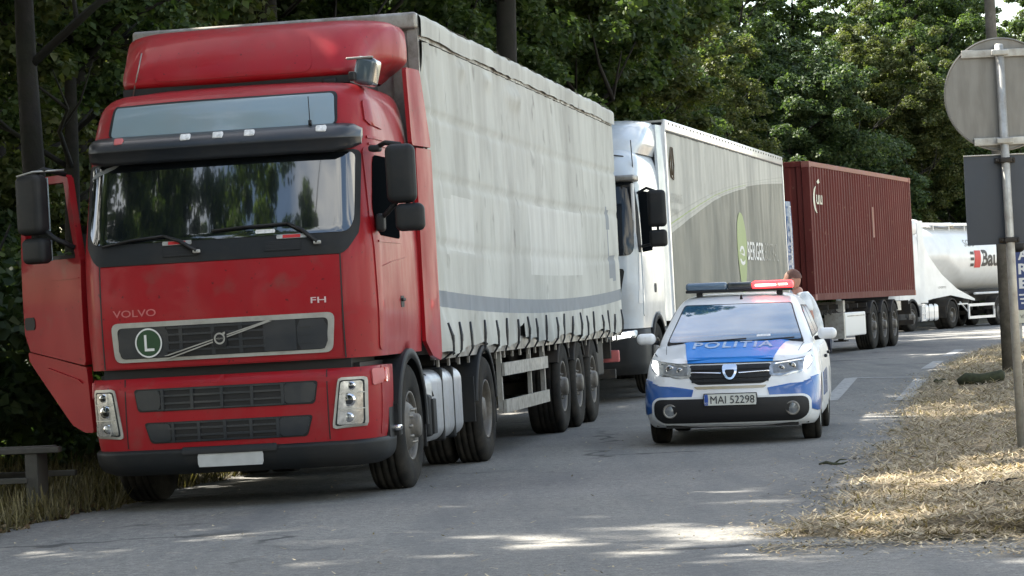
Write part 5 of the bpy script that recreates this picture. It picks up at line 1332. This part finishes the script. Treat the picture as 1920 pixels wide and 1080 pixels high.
# (columns are even; refine near the road edge)
vo_ = bpy.data.objects['right_verge']
for v in vo_.data.vertices:
    a = edgeR(v.co.y) - .05; f = max(0., (v.co.x - a) / 26.); x = a + 26 * (f ** 2.2 if True else f); v.co.x = x; v.co.z = vz(x, v.co.y)
    if v.co.y < 16.6: v.co.z = gz(x, v.co.y) - .02
def edgeL(y): return XL(y) + .12 * noise2(y * .8, y * .5, 5) + .05 * math.sin(y * 7)
def lz(x, y):
    d = edgeL(y) - x; return gz(XL(y), y) + .004 + .07 * ss(0, .8, d) + .12 * ss(.6, 5, d) + .03 * noise2(x * 2.5, y * 2.7, 3) * ss(0, .5, d) - .03 * (1 - ss(0, .12, d))
sheet('left_verge', lambda y: edgeL(y) - 40, lambda y: edgeL(y) + .05, zlin(14.6, 60, 230) + zlin(61, 200, 100), 90, lz, M['soil'])
lo_ = bpy.data.objects['left_verge']
for v in lo_.data.vertices:
    a = edgeL(v.co.y) + .05; f = max(0., (a - v.co.x) / 40.); x = a - 40 * f ** 2.4; v.co.x = x; v.co.z = lz(x, v.co.y)
# painted markings
def strip(b, pts, w):
    P = []
    for i, (x, y) in enumerate(pts):
        x0, y0 = pts[max(0, i - 1)]; x1, y1 = pts[min(len(pts) - 1, i + 1)]
        d = Vector((x1 - x0, y1 - y0, 0)).normalized(); n = Vector((d.y, -d.x, 0)) * w / 2
        P.append([(x - n.x, y - n.y, gz(x - n.x, y - n.y) + .006), (x + n.x, y + n.y, gz(x + n.x, y + n.y) + .006)])
    b.grid(P, 0, False)
def seg(x0, y0, x1, y1, n=8): return [(x0 + (x1 - x0) * i / n, y0 + (y1 - y0) * i / n) for i in range(n + 1)]
for i, (p, lab) in enumerate((((4.15, 38.4, 5.15, 44.5), 'left long painted stroke on the asphalt beyond the police car'), ((5.0, 37.6, 6.1, 43.5), 'right long painted stroke near the dry verge'),
                              ((5.15, 44.6, 6.2, 43.75), 'short cross stroke joining the two long painted strokes'), ((6.65, 46.8, 7.5, 51.3), 'painted dash beside the verge beyond the cross stroke'), ((8.2, 55.0, 9.3, 60.5), 'painted dash beside the verge in front of the red container'))):
    b = MB(); strip(b, seg(*p), .20); o = b.build('road_marking', M['paintmark']); o['kind'] = 'structure'

# ------------------------------------------------------------------ grass as stuff
nr = np.random.RandomState(5)
def fast_mesh(name, V, nquad, mat_, smooth=False):
    me = bpy.data.meshes.new(name); nv = len(V); me.vertices.add(nv); me.vertices.foreach_set('co', V.astype(np.float32).ravel())
    me.loops.add(nquad * 4); me.polygons.add(nquad)
    me.loops.foreach_set('vertex_index', np.arange(nquad * 4, dtype=np.int32))
    me.polygons.foreach_set('loop_start', np.arange(0, nquad * 4, 4, dtype=np.int32)); me.polygons.foreach_set('loop_total', np.full(nquad, 4, dtype=np.int32))
    me.materials.append(mat_); me.update(calc_edges=True); return me
def leaf_mat(name, c0, c1, c2, tr=.35, rough=.55):
    m = bpy.data.materials.new(name); m.use_nodes = True; t = m.node_tree; t.nodes.clear(); L = t.links.new
    o = t.nodes.new('ShaderNodeOutputMaterial'); g = t.nodes.new('ShaderNodeNewGeometry'); r = t.nodes.new('ShaderNodeValToRGB')
    e = r.color_ramp.elements; e[0].position = 0; e[0].color = (*c0, 1); e[1].position = 1; e[1].color = (*c2, 1); k = e.new(.6); k.color = (*c1, 1)
    L(g.outputs['Random Per Island'], r.inputs[0])
    p = t.nodes.new('ShaderNodeBsdfPrincipled'); p.inputs['Roughness'].default_value = rough; p.inputs['Specular IOR Level'].default_value = .22; L(r.outputs[0], p.inputs['Base Color'])
    if tr:
        tl = t.nodes.new('ShaderNodeBsdfTranslucent'); mu = t.nodes.new('ShaderNodeMix'); mu.data_type = 'RGBA'; mu.blend_type = 'MULTIPLY'; mu.inputs[0].default_value = 1; mu.inputs[7].default_value = (1.5, 1.6, .7, 1)
        L(r.outputs[0], mu.inputs[6]); L(mu.outputs[2], tl.inputs[0]); mxs = t.nodes.new('ShaderNodeMixShader'); mxs.inputs[0].default_value = tr; L(p.outputs[0], mxs.inputs[1]); L(tl.outputs[0], mxs.inputs[2]); L(mxs.outputs[0], o.inputs[0])
    else: L(p.outputs[0], o.inputs[0])
    return m
M['straw'] = leaf_mat('straw', (.18, .135, .085), (.37, .30, .20), (.56, .48, .34), .1, .8)
M['leafgreen'] = leaf_mat('foliage_green', (.034, .058, .022), (.062, .098, .036), (.115, .155, .055), .40)
M['leafdark'] = leaf_mat('foliage_deep_green', (.026, .048, .022), (.048, .078, .034), (.09, .125, .05), .36)
M['leafolive'] = leaf_mat('foliage_olive', (.040, .056, .020), (.072, .090, .033), (.125, .135, .055), .40)
M['weeds'] = leaf_mat('weeds', (.05, .045, .02), (.10, .085, .04), (.20, .17, .09), .2)
M['fallen'] = leaf_mat('fallen_leaves', (.05, .025, .015), (.13, .08, .04), (.3, .25, .16), .1)
def blades(n, sampler, ln, wd, lay, zf):
    out_ = np.zeros((n, 4, 3)); k = 0
    X, Y, S_ = sampler(n)
    for i in range(n):
        x, y = X[i], Y[i]; a = nr.rand() * 6.283; L_ = ln * (.4 + .9 * nr.rand()) * S_[i]; el = (lay[0] + (lay[1] - lay[0]) * nr.rand()); z = zf(x, y)
        dx, dy, dz = math.cos(a) * math.cos(el) * L_, math.sin(a) * math.cos(el) * L_, math.sin(el) * L_
        w = wd * (.6 + .8 * nr.rand()); px, py = -math.sin(a) * w, math.cos(a) * w; zz = z + .01 + nr.rand() * .02 * (lay[1] < 1)
        out_[i, 0] = (x - px, y - py, zz); out_[i, 1] = (x + px, y + py, zz)
        out_[i, 2] = (x + dx + px * .3, y + dy + py * .3, zz + dz); out_[i, 3] = (x + dx - px * .3, y + dy - py * .3, zz + dz)
    return out_.reshape(-1, 3)
def samp_right(n):
    Y = 16.5 + 45 * nr.rand(n) ** 1.7; E_ = np.array([edgeR(y) for y in Y]); W = np.maximum(1.0, Y * .182 - E_ + .5) + 2.2 * nr.rand(n) ** 2
    cl = np.array([noise2(a * 1.9, b_ * 1.9, 7) for a, b_ in zip(Y, W)])
    X = E_ - .04 + W * nr.rand(n) - .25 * nr.rand(n) ** 2 * (nr.rand(n) < .35)
    return X, Y, .7 + Y / 45
me = fast_mesh('hay', blades(66000, samp_right, .10, .006, (.0, .38), vz), 66000, M['straw']); o = bpy.data.objects.new('dry_grass', me); C.objects.link(o); tag(o, 'cut straw-coloured grass strewn over the right-hand verge', 'grass', kind='stuff')
def samp_road(n):
    Y = 15.2 + 30 * nr.rand(n) ** 2; X = np.array([edgeR(max(16.3, y)) for y in Y]) - np.abs(nr.randn(n)) * .22 - .02; X = np.where(nr.rand(n) < .25, -4 + 7 * nr.rand(n), X); m_ = nr.rand(n) < .35; X = np.where(m_, 1.3 + 2.2 * nr.rand(n), X); Y = np.where(m_, 16.5 - np.abs(nr.randn(n)) * .35, Y); return X, Y, np.full(n, .8)
me = fast_mesh('litter', blades(5000, samp_road, .06, .007, (.0, .3), lambda x, y: gz(x, y) + .002), 5000, M['straw']); o = bpy.data.objects.new('grass_litter', me); C.objects.link(o); tag(o, 'loose straw blown along the edge of the asphalt', 'straw', kind='stuff')
def samp_left(n):
    Y = 19.5 + 24 * nr.rand(n) ** 1.3; X = np.array([edgeL(y) for y in Y]) + .05 - 3.6 * nr.rand(n) ** 1.3; return X, Y, np.ones(n)
me = fast_mesh('weeds', blades(26000, samp_left, .20, .007, (.5, 1.5), lz), 26000, M['weeds']); o = bpy.data.objects.new('roadside_weeds', me); C.objects.link(o); tag(o, 'brownish weeds and grass on the shaded left verge', 'grass', kind='stuff')
me = fast_mesh('fallen', blades(9000, samp_left, .07, .028, (.0, .5), lz), 9000, M['fallen']); o = bpy.data.objects.new('fallen_leaves', me); C.objects.link(o); tag(o, 'dry fallen leaves on the shaded left verge', 'leaves', kind='stuff')

# ------------------------------------------------------------------ trees
def leaves(cents, radii, per_, size, droop=.25, flat=.6, seed=0):
    r = np.random.RandomState(seed); n = len(cents); N = n * per_
    c = np.repeat(np.array(cents), per_, 0); rr2 = np.repeat(np.array(radii), per_)[:, None]
    d = r.randn(N, 3); d /= np.linalg.norm(d, axis=1)[:, None]; q = d * rr2 * (r.rand(N, 1) ** .45) * np.array([1, 1, flat]); P = c + q; P[:, 2] -= droop * (q[:, 0] ** 2 + q[:, 1] ** 2) / rr2[:, 0]
    nrm = q / rr2 * .8 + r.randn(N, 3) * .55 + np.array([0, 0, .75]); nrm /= np.linalg.norm(nrm, axis=1)[:, None]
    ax = r.randn(N, 3); ax -= nrm * (ax * nrm).sum(1)[:, None]; ax /= np.linalg.norm(ax, axis=1)[:, None]; bx = np.cross(nrm, ax)
    s = size * (.6 + .8 * r.rand(N, 1)); w = s * .34
    tip = P + ax * s * .5 - nrm * s * .10; base = P - ax * s * .5 - nrm * s * .06
    V = np.stack([base, P + bx * w, tip, P - bx * w], 1); return V.reshape(-1, 3), N
def crown_pts(n, rx, rz, cz, seed, lumps=9, lowcut=None):
    r = np.random.RandomState(seed); L_ = []
    for i in range(lumps):
        d = r.randn(3); d /= np.linalg.norm(d); L_.append((d * np.array([rx, rx, rz]) * (.35 + .4 * r.rand()), .38 + .30 * r.rand()))
    pts = []; rad = []
    while len(pts) < n:
        lc, lr = L_[r.randint(lumps)]; d = r.randn(3); d /= np.linalg.norm(d); p = lc + d * np.array([rx, rx, rz * .8]) * lr * (.55 + .5 * r.rand())
        if lowcut is not None and p[2] + cz < lowcut: continue
        pts.append(p + np.array([0, 0, cz])); rad.append(.26 + .28 * r.rand())
    return pts, rad
def tree_proto(name, label, h, rx, seed, m, trunk_r=.2, size=.17, n=300, per_=120, base=1.6, lean=0., cat='tree', z0=-.1):
    cz = base + (h - base) * .52; rz = (h - base) * .60
    pts, rad = crown_pts(n, rx, rz, cz, seed, 11, base)
    V, N = leaves(pts, rad, per_, size, seed=seed)
    root = thing(name, label, cat)
    t = MB(); r = random.Random(seed); pts_ = []; H_ = h * .8
    for i in range(9):
        f = i / 8; pts_.append(Vector((lean * f * 1.2 + .12 * math.sin(f * 5 + seed), .12 * math.sin(f * 4 + seed * 2), z0 + H_ * f)))
    t.tube(pts_, [trunk_r * (1.35 if i == 0 else 1.0 - .85 * i / 8) for i in range(9)], 12)
    for k in range(9):
        f = min(.88, (.22 if base < 3 else .36) + .065 * k + r.random() * .05); p = pts_[int(f * 8)]; a = r.random() * 6.28; L_ = rx * (.55 + .4 * r.random())
        q = [p, p + Vector((math.cos(a) * L_ * .4, math.sin(a) * L_ * .4, L_ * .28)), p + Vector((math.cos(a + .2) * L_ * .75, math.sin(a + .2) * L_ * .75, L_ * .42)), p + Vector((math.cos(a + .1) * L_, math.sin(a + .1) * L_, L_ * .7))]
        t.tube(q, [trunk_r * .30, trunk_r * .22, trunk_r * .13, trunk_r * .05], 7)
        for e in range(2):
            s_ = q[1 + e]; a2 = a + (-1) ** e * .8; t.tube([s_, s_ + Vector((math.cos(a2) * L_ * .3, math.sin(a2) * L_ * .3, L_ * .2)), s_ + Vector((math.cos(a2) * L_ * .5, math.sin(a2) * L_ * .5, L_ * .5))], [trunk_r * .2, trunk_r * .12, trunk_r * .04], 5)
    t.build('trunk', M['bark'], root)
    me = fast_mesh('crown', V, N, M[m]); c = bpy.data.objects.new('crown', me); C.objects.link(c); c.parent = root
    return root
def bush_proto(name, label, rx, rz, seed, m, size=.13, n=60, per_=110):
    pts, rad = crown_pts(n, rx, rz, rz * .8, seed, 6, .05)
    V, N = leaves(pts, [q * .8 for q in rad], per_, size, seed=seed); root = thing(name, label, 'bush')
    t = MB(); r = random.Random(seed)
    for i in range(7):
        a = r.random() * 6.28; t.tube([(0, 0, -.1), (math.cos(a) * rx * .3, math.sin(a) * rx * .3, rz * .6), (math.cos(a) * rx * .6, math.sin(a) * rx * .6, rz * 1.2)], [.03, .02, .008], 5)
    t.build('stems', M['bark'], root)
    me = fast_mesh('foliage', V, N, M[m]); c = bpy.data.objects.new('foliage', me); C.objects.link(c); c.parent = root
    return root
LAB_A = 'dense dark green broadleaved tree in the woodland behind the queue of trucks'
LAB_B = 'paler olive-green broadleaved tree in the woodland behind the queue of trucks'
protoA = tree_proto('broadleaf_tree', LAB_A, 14, 3.6, 11, 'leafgreen', .22, .135, 360, 230, 1.2)
protoB = tree_proto('broadleaf_tree', LAB_A, 12, 3.2, 23, 'leafdark', .18, .135, 350, 230, .8)
protoC = tree_proto('broadleaf_tree', LAB_B, 13, 3.4, 37, 'leafolive', .2, .13, 340, 220, 1.4)
protoD = tree_proto('tall_broadleaf_tree', LAB_A, 17, 4.4, 51, 'leafgreen', .28, .15, 400, 170, 3.4)
protoG = tree_proto('tall_trunked_tree', LAB_A, 17, 3.6, 77, 'leafgreen', .19, .15, 260, 170, 6.0)
protoE = bush_proto('bush', 'leafy green bush in the undergrowth behind the trucks', 1.5, 1.5, 5, 'leafdark', .11, 80, 170)
protoF = bush_proto('bush', 'leafy green bush in the undergrowth behind the trucks', 1.2, 1.1, 9, 'leafgreen', .10, 70, 170)
used = set()
def put(pr, x, y, s, rz, lab=None, group=None, z=None, sz=None):
    if pr.name in used: o = copy_tree(pr)
    else: o = pr; used.add(pr.name)
    zz = z if z is not None else (lz(x, y) if x < XL(y) else gz(x, y)) - .05
    o.location = (x, y, zz); o.rotation_euler = (0, 0, rz); o.scale = (s, s, sz or s)
    if lab: o['label'] = lab
    if group: o['group'] = group
    return o
WG = 'trees of the woodland behind the trucks'; BG = 'bushes at the edge of the woodland'
rt = random.Random(12)
def place_word(x, y):
    px = 960 + 5420 * x / y
    for lim, w in ((250, 'left of the red truck cab'), (780, 'above the red truck cab'), (1150, 'above the grey tarpaulin trailer'), (1470, 'above the pale curtain-side trailer'), (1710, 'above the red container')):
        if px < lim: return w
    return 'above the silo tank'
def tree_label(pr, x, y, row):
    tone = 'paler olive-green' if pr is protoC else ('tall dark green' if pr is protoD else ('deep green' if pr is protoB else 'mid-green'))
    return tone + ' tree, ' + ('front' if row == 0 else ('second' if row == 1 else 'rear')) + ' rank of the wood, ' + place_word(x, y)
def inview(x, y, m=4.0): return y > 5 and abs(x) < .177 * y + m
# trees whose trunks read on their own
put(protoG, -4.74, 29.5, .82, 5.2, 'tree with a thick dark trunk standing left of the red truck cab', WG)
put(protoG, -5.25, 34.5, .66, 2.6, 'slim dark-trunked tree just right of the thick-trunked one', WG)
put(protoG, -.02, 47.0, 1.25, 2.4, 'tree with a dark trunk rising above the grey tarpaulin trailer', WG)
n = 0
for row, (off, step, jit) in enumerate(((6.2, 4.6, 1.0), (10.5, 5.2, 1.6), (15.5, 6.0, 2.0), (22, 7.5, 2.5))):
    Y = 27.0 + row * 2
    while Y < 175:
        x = xr(Y) - 2.55 - off + rt.uniform(-jit, jit); y = Y + rt.uniform(-1.2, 1.2)
        st_ = step * (1 + max(0, Y - 60) / 160)
        if inview(x, y, 5):
            pr = rt.choice([protoC, protoA, protoC] if Y < 42 and row < 2 else ([protoA, protoB, protoC, protoA, protoB] if row < 2 else [protoA, protoD, protoB])); s = rt.uniform(.85, 1.15) * (1 + row * .08)
            put(pr, x, y, s, rt.uniform(0, 6.28), tree_label(pr, x, y, row), WG)
        Y += st_
for (x, y, s, sz, pr) in ((-8.6, 21.0, .85, 1.1, protoD), (-13, 29, 1.0, 1.3, protoD), (-12.5, 14, 1.0, 1.3, protoA), (-15, 25, 1.0, 1.5, protoC)):
    put(pr, x, y, s, rt.uniform(0, 6), 'tall tree beyond the left edge of the picture shading the road', 'trees beside the queue, left of the picture', z=0, sz=sz)
for (x, y, s, sz) in ((-7.5, 36, 1.0, 1.25), (-5.5, 42.5, 1.0, 1.3), (-4.0, 50.0, 1.05, 1.35), (-1.5, 57.5, 1.05, 1.35), (1.2, 66, 1.1, 1.3)):
    put(protoD, x, y, s, rt.uniform(0, 6), tree_label(protoD, x, y, 1), WG, sz=sz)
# wood closing the view beyond the bend
for (x, y) in ((24, 150), (30, 158), (36, 163), (12, 150), (18, 160), (27, 172), (9, 142), (4, 136), (33, 178), (21, 178), (20, 140), (15, 134)):
    pr = rt.choice([protoA, protoB, protoC]); put(pr, x, y, rt.uniform(1.1, 1.3), rt.uniform(0, 6), ('olive' if pr is protoC else 'dark green') + ' tree beyond the bend, ' + ('seen left of the round sign' if x / y < .16 else 'behind the round sign') + (', in the farther rank' if y > 155 else ', in the nearer rank'), 'trees beyond the bend', z=-.1)
Y = 23.5
while Y < 130:
    for k in range(2):
        x = xr(Y) - 2.55 - 2.7 - k * 1.9 + rt.uniform(-.5, .6)
        if inview(x, Y, 2):
            pr = rt.choice([protoE, protoF]); put(pr, x, Y + rt.uniform(-.6, .6), rt.uniform(.8, 1.35), rt.uniform(0, 6.28), ('large dark' if pr is protoE else 'small light') + ' green bush in the undergrowth, ' + place_word(x, Y).replace('above', 'behind'), BG)
    Y += 1.9 * (1 + Y / 90)
# unseen trees added behind the viewer to mirror in windscreens and darken front reflections
for (x, y, s, pr) in ((-11.5, -4, 1.45, protoD), (-18, 0, 1.5, protoD), (-9, -14, 1.1, protoD), (-16, -14, 1.1, protoD), (-10, -20, 1.0, protoA), (-22, -24, 1.1, protoB), (-3, -30, 1.0, protoD), (8, -16, .95, protoA), (-28, -34, 1.2, protoA), (-18, -38, 1.2, protoB), (-9, -40, 1.1, protoA), (0, -42, 1.2, protoB), (9, -38, 1.1, protoA), (-34, -26, 1.2, protoA), (-26, -12, 1.1, protoA)):
    put(pr, x, y, s, rt.uniform(0, 6), 'unseen tree added behind the viewer to mirror in the windscreens', 'unseen trees added behind the viewer', z=0)

# ------------------------------------------------------------------ signs, poles, bench, small things
sg = thing('road_sign', 'back of a round grey road sign above a dark square plate on one leaning pole', 'road sign', (4.15, 23.9, gz(4.15, 23.9)))
zb = vz(4.15, 23.9) - sg.location.z
def sp(z): return Vector((.0 + (z - 0) * -.010, 0, z))
b = MB(); b.tube([sp(zb - .1), sp(1.7), sp(3.42)], .036, 14); b.lathe([(.036, 0), (.03, .012), (0, .016)], sp(3.42), 'z', 14); b.build('pole', M['galv'], sg)
b = MB(); c = sp(3.02); b.lathe([(0, -.06), (.462, -.06), (.470, -.055), (.472, -.045), (.462, -.040), (.455, -.052), (0, -.052)], c, 'y', 72, 0, False)
dk = b.build('round_plate', M['signback'], sg)
for v in dk.data.vertices: v.co.y = -(v.co.y - c.y) * 1 + c.y - .0
for z in (3.36, 2.63):
    b = MB(); w = math.sqrt(max(.01, .46 ** 2 - (z - 3.02) ** 2)); b.rbox(sp(z) + Vector((0, .032, 0)), (2 * w, .012, .065), .005)
    b.rbox(sp(z) + Vector((0, -.03, 0)), (.14, .03, .05), .01)
    b.build('crossbar', M['galv'], dk)
b = MB(); c = sp(2.15); b.rbox(c + Vector((.02, .055, 0)), (.72, .006, .74), .02 * .1); b.rbox(c + Vector((.02, .05, .368)), (.72, .018, .010), .003, 1); b.rbox(c + Vector((.02, .05, -.368)), (.72, .018, .010), .003, 0)
pq = b.build('square_plate', [M['slate'], M['galv']], sg)
for z in (2.47, 1.81):
    b = MB(); q = sp(z)
    b.rbox(q + Vector((0, -.012, 0)), (.10, .06, .045), .012); b.rbox(q + Vector((0, .035, 0)), (.17, .02, .045), .008)
    for s in (-.065, .065): b.tube([q + Vector((s, -.03, 0)), q + Vector((s, .05, 0))], .010, 6)
    b.build('clamp', M['chassis'], pq)
po = thing('utility_pole', 'weathered concrete pole standing behind the road sign on the verge', 'pole', (7.35, 43.1, vz(7.35, 43.1) - .15))
b = MB(); b.tube([(0, 0, 0), (-.02, 0, 3), (-.05, 0, 8.6)], [.105, .092, .068], 12); b.build('shaft', M['concrete'], po)
b = MB(); b.rbox((.19, -.05, 2.12), (.24, .16, .40), .09); b.box((.2, -.02, 2.45), (.3, .05, .09), 1); b.box((.08, -.03, 2.2), (.14, .05, .04)); b.build('bracket_box', [M['black'], M['galv']], po)
bn = thing('advert_board', 'blue roadside board with white stacked letters at the right edge', 'sign', (11.40, 62.5, vz(11.40, 62.5)))
b = MB(); b.box((0, 0, 1.55), (1.05, .05, 1.7)); b.build('board', M['signblue'], bn, bevel=.01)
b = MB(); b.box((0, 0, .55), (1.05, .052, .28)); b.build('footer', M['cream'], bn)
b = MB()
for i, chh in enumerate('ZARE'): text(b, chh, lambda u, v, i=i: Vector((-.34 + u, -.03, 2.20 - i * .31 + v)), height=.23, width=.22, offset=.03)
for k in range(3): b.box((-.32, -.028, 1.02 - k * .09), (.28 - .04 * k, .004, .035))
b.build('lettering', M['whiteprint'], bn)
b = MB(); text(b, 'VINA', lambda u, v: Vector((-.33 + u, -.03, .55 + v)), height=.08, width=.25); b.build('footer_lettering', M['print'], bn)
b = MB(); b.box((-.45, .05, .3), (.06, .06, .9)); b.box((.45, .05, .3), (.06, .06, .9)); b.build('post', M['galv'], bn)

be = thing('bench', 'low weathered plank bench on the left verge beside the red truck', 'bench', (-4.35, 23.3, 0), R(-3))
zg = lz(-4.35, 23.3)
for y, z, x0, x1, w_ in ((-.10, .47, -1.4, .68, .14), (.10, .475, -1.4, .60, .14), (.36, .45, -1.4, .45, .14), (-.16, .235, -1.3, .42, .09), (.30, .26, -1.2, .72, .10)):
    b = MB(); b.rbox(((x0 + x1) / 2, y, z + zg), (x1 - x0, w_, .045), .008); b.build('plank', M['wood'], be)
    
for x in (-.95, -.05, .45):
    b = MB(); b.box((x, .05, .22 + zg), (.10, .40, .46)); b.build('leg', M['wood'], be, bevel=.008)
lg = thing('log', 'short mossy log lying on the dry verge near the concrete pole', 'log', (6.42, 40.0, vz(6.42, 40.0) + .07), R(-12))
b = MB(); b.tube([(-.31, .02, -.03), (-.2, 0, .02), (0, .02, .0), (.2, -.01, .02), (.30, 0, .05), (.33, .0, .05)], [.05, .085, .08, .09, .08, .04], 10); b.build('stem', M['moss'], lg)
def stick(label, x, y, L_, rz, r_, m, zf=gz, name='stick'):
    o = MB(); P = [Vector((math.cos(rz) * L_ * (f - .5), math.sin(rz) * L_ * (f - .5), r_ + .012 * math.sin(f * 7))) for f in (0, .25, .5, .75, 1)]
    o.tube(P, [r_ * .5, r_, r_ * .9, r_ * .8, r_ * .3], 7); o.tube([P[2], P[2] + Vector((.06, .05, .03)), P[2] + Vector((.12, .06, .03))], [r_ * .6, r_ * .5, r_ * .2], 5)
    ob = o.build(name, M[m]); ob.location = (x, y, zf(x, y)); tag(ob, label, 'stick')
stick('forked dark twig on the asphalt beside the verge, right of the police car', 2.62, 24.2, .26, .25, .014, 'moss')
stick('thin brown stick lying across the dry grass near the right edge', 3.30, 19.9, .34, .02, .016, 'bark', vz)
stick('dark knobbly twig at the far road edge left of the mossy log', 6.05, 41.5, .14, .4, .035, 'moss', lambda x, y: max(gz(x, y), vz(x, y)))
rs = random.Random(4)
for i in range(16):
    y = rs.uniform(16.8, 26); x = edgeR(y) + rs.uniform(-.15, .45); r_ = rs.uniform(.012, .035)
    b = MB(); b.rbox((0, 0, r_ * .4), (r_ * 2.6, r_ * 2, r_ * 1.2), r_ * .6, 0, 2); ob = b.build('stone', M['stone']); ob.location = (x, y, max(gz(x, y), vz(x, y))); ob.rotation_euler = (0, 0, rs.random() * 3)
    tag(ob, 'small grey stone among the straw at the broken edge of the road', 'stone', 'stones along the road edge')
# tell like-labelled trees and bushes apart by their order from the left
from collections import defaultdict
dd = defaultdict(list)
for o in C.objects:
    if o.parent is None and o.get('category') in ('tree', 'bush') and o.location.y > 5 and abs(o.location.x) < .2 * o.location.y + 6: dd[o['label']].append(o)
ORD = ['first', 'second', 'third', 'fourth', 'fifth', 'sixth', 'seventh', 'eighth', 'ninth', 'tenth', 'eleventh', 'twelfth']
for lab, L_ in dd.items():
    if 1 < len(L_) <= 12 and 'picture' not in lab:
        for i, o in enumerate(sorted(L_, key=lambda o: o.location.x / o.location.y)): o['label'] = ' '.join(lab.replace(' of the wood', '').replace(' in the undergrowth', '').split()[:12]) + ', ' + ORD[i] + ' from left'
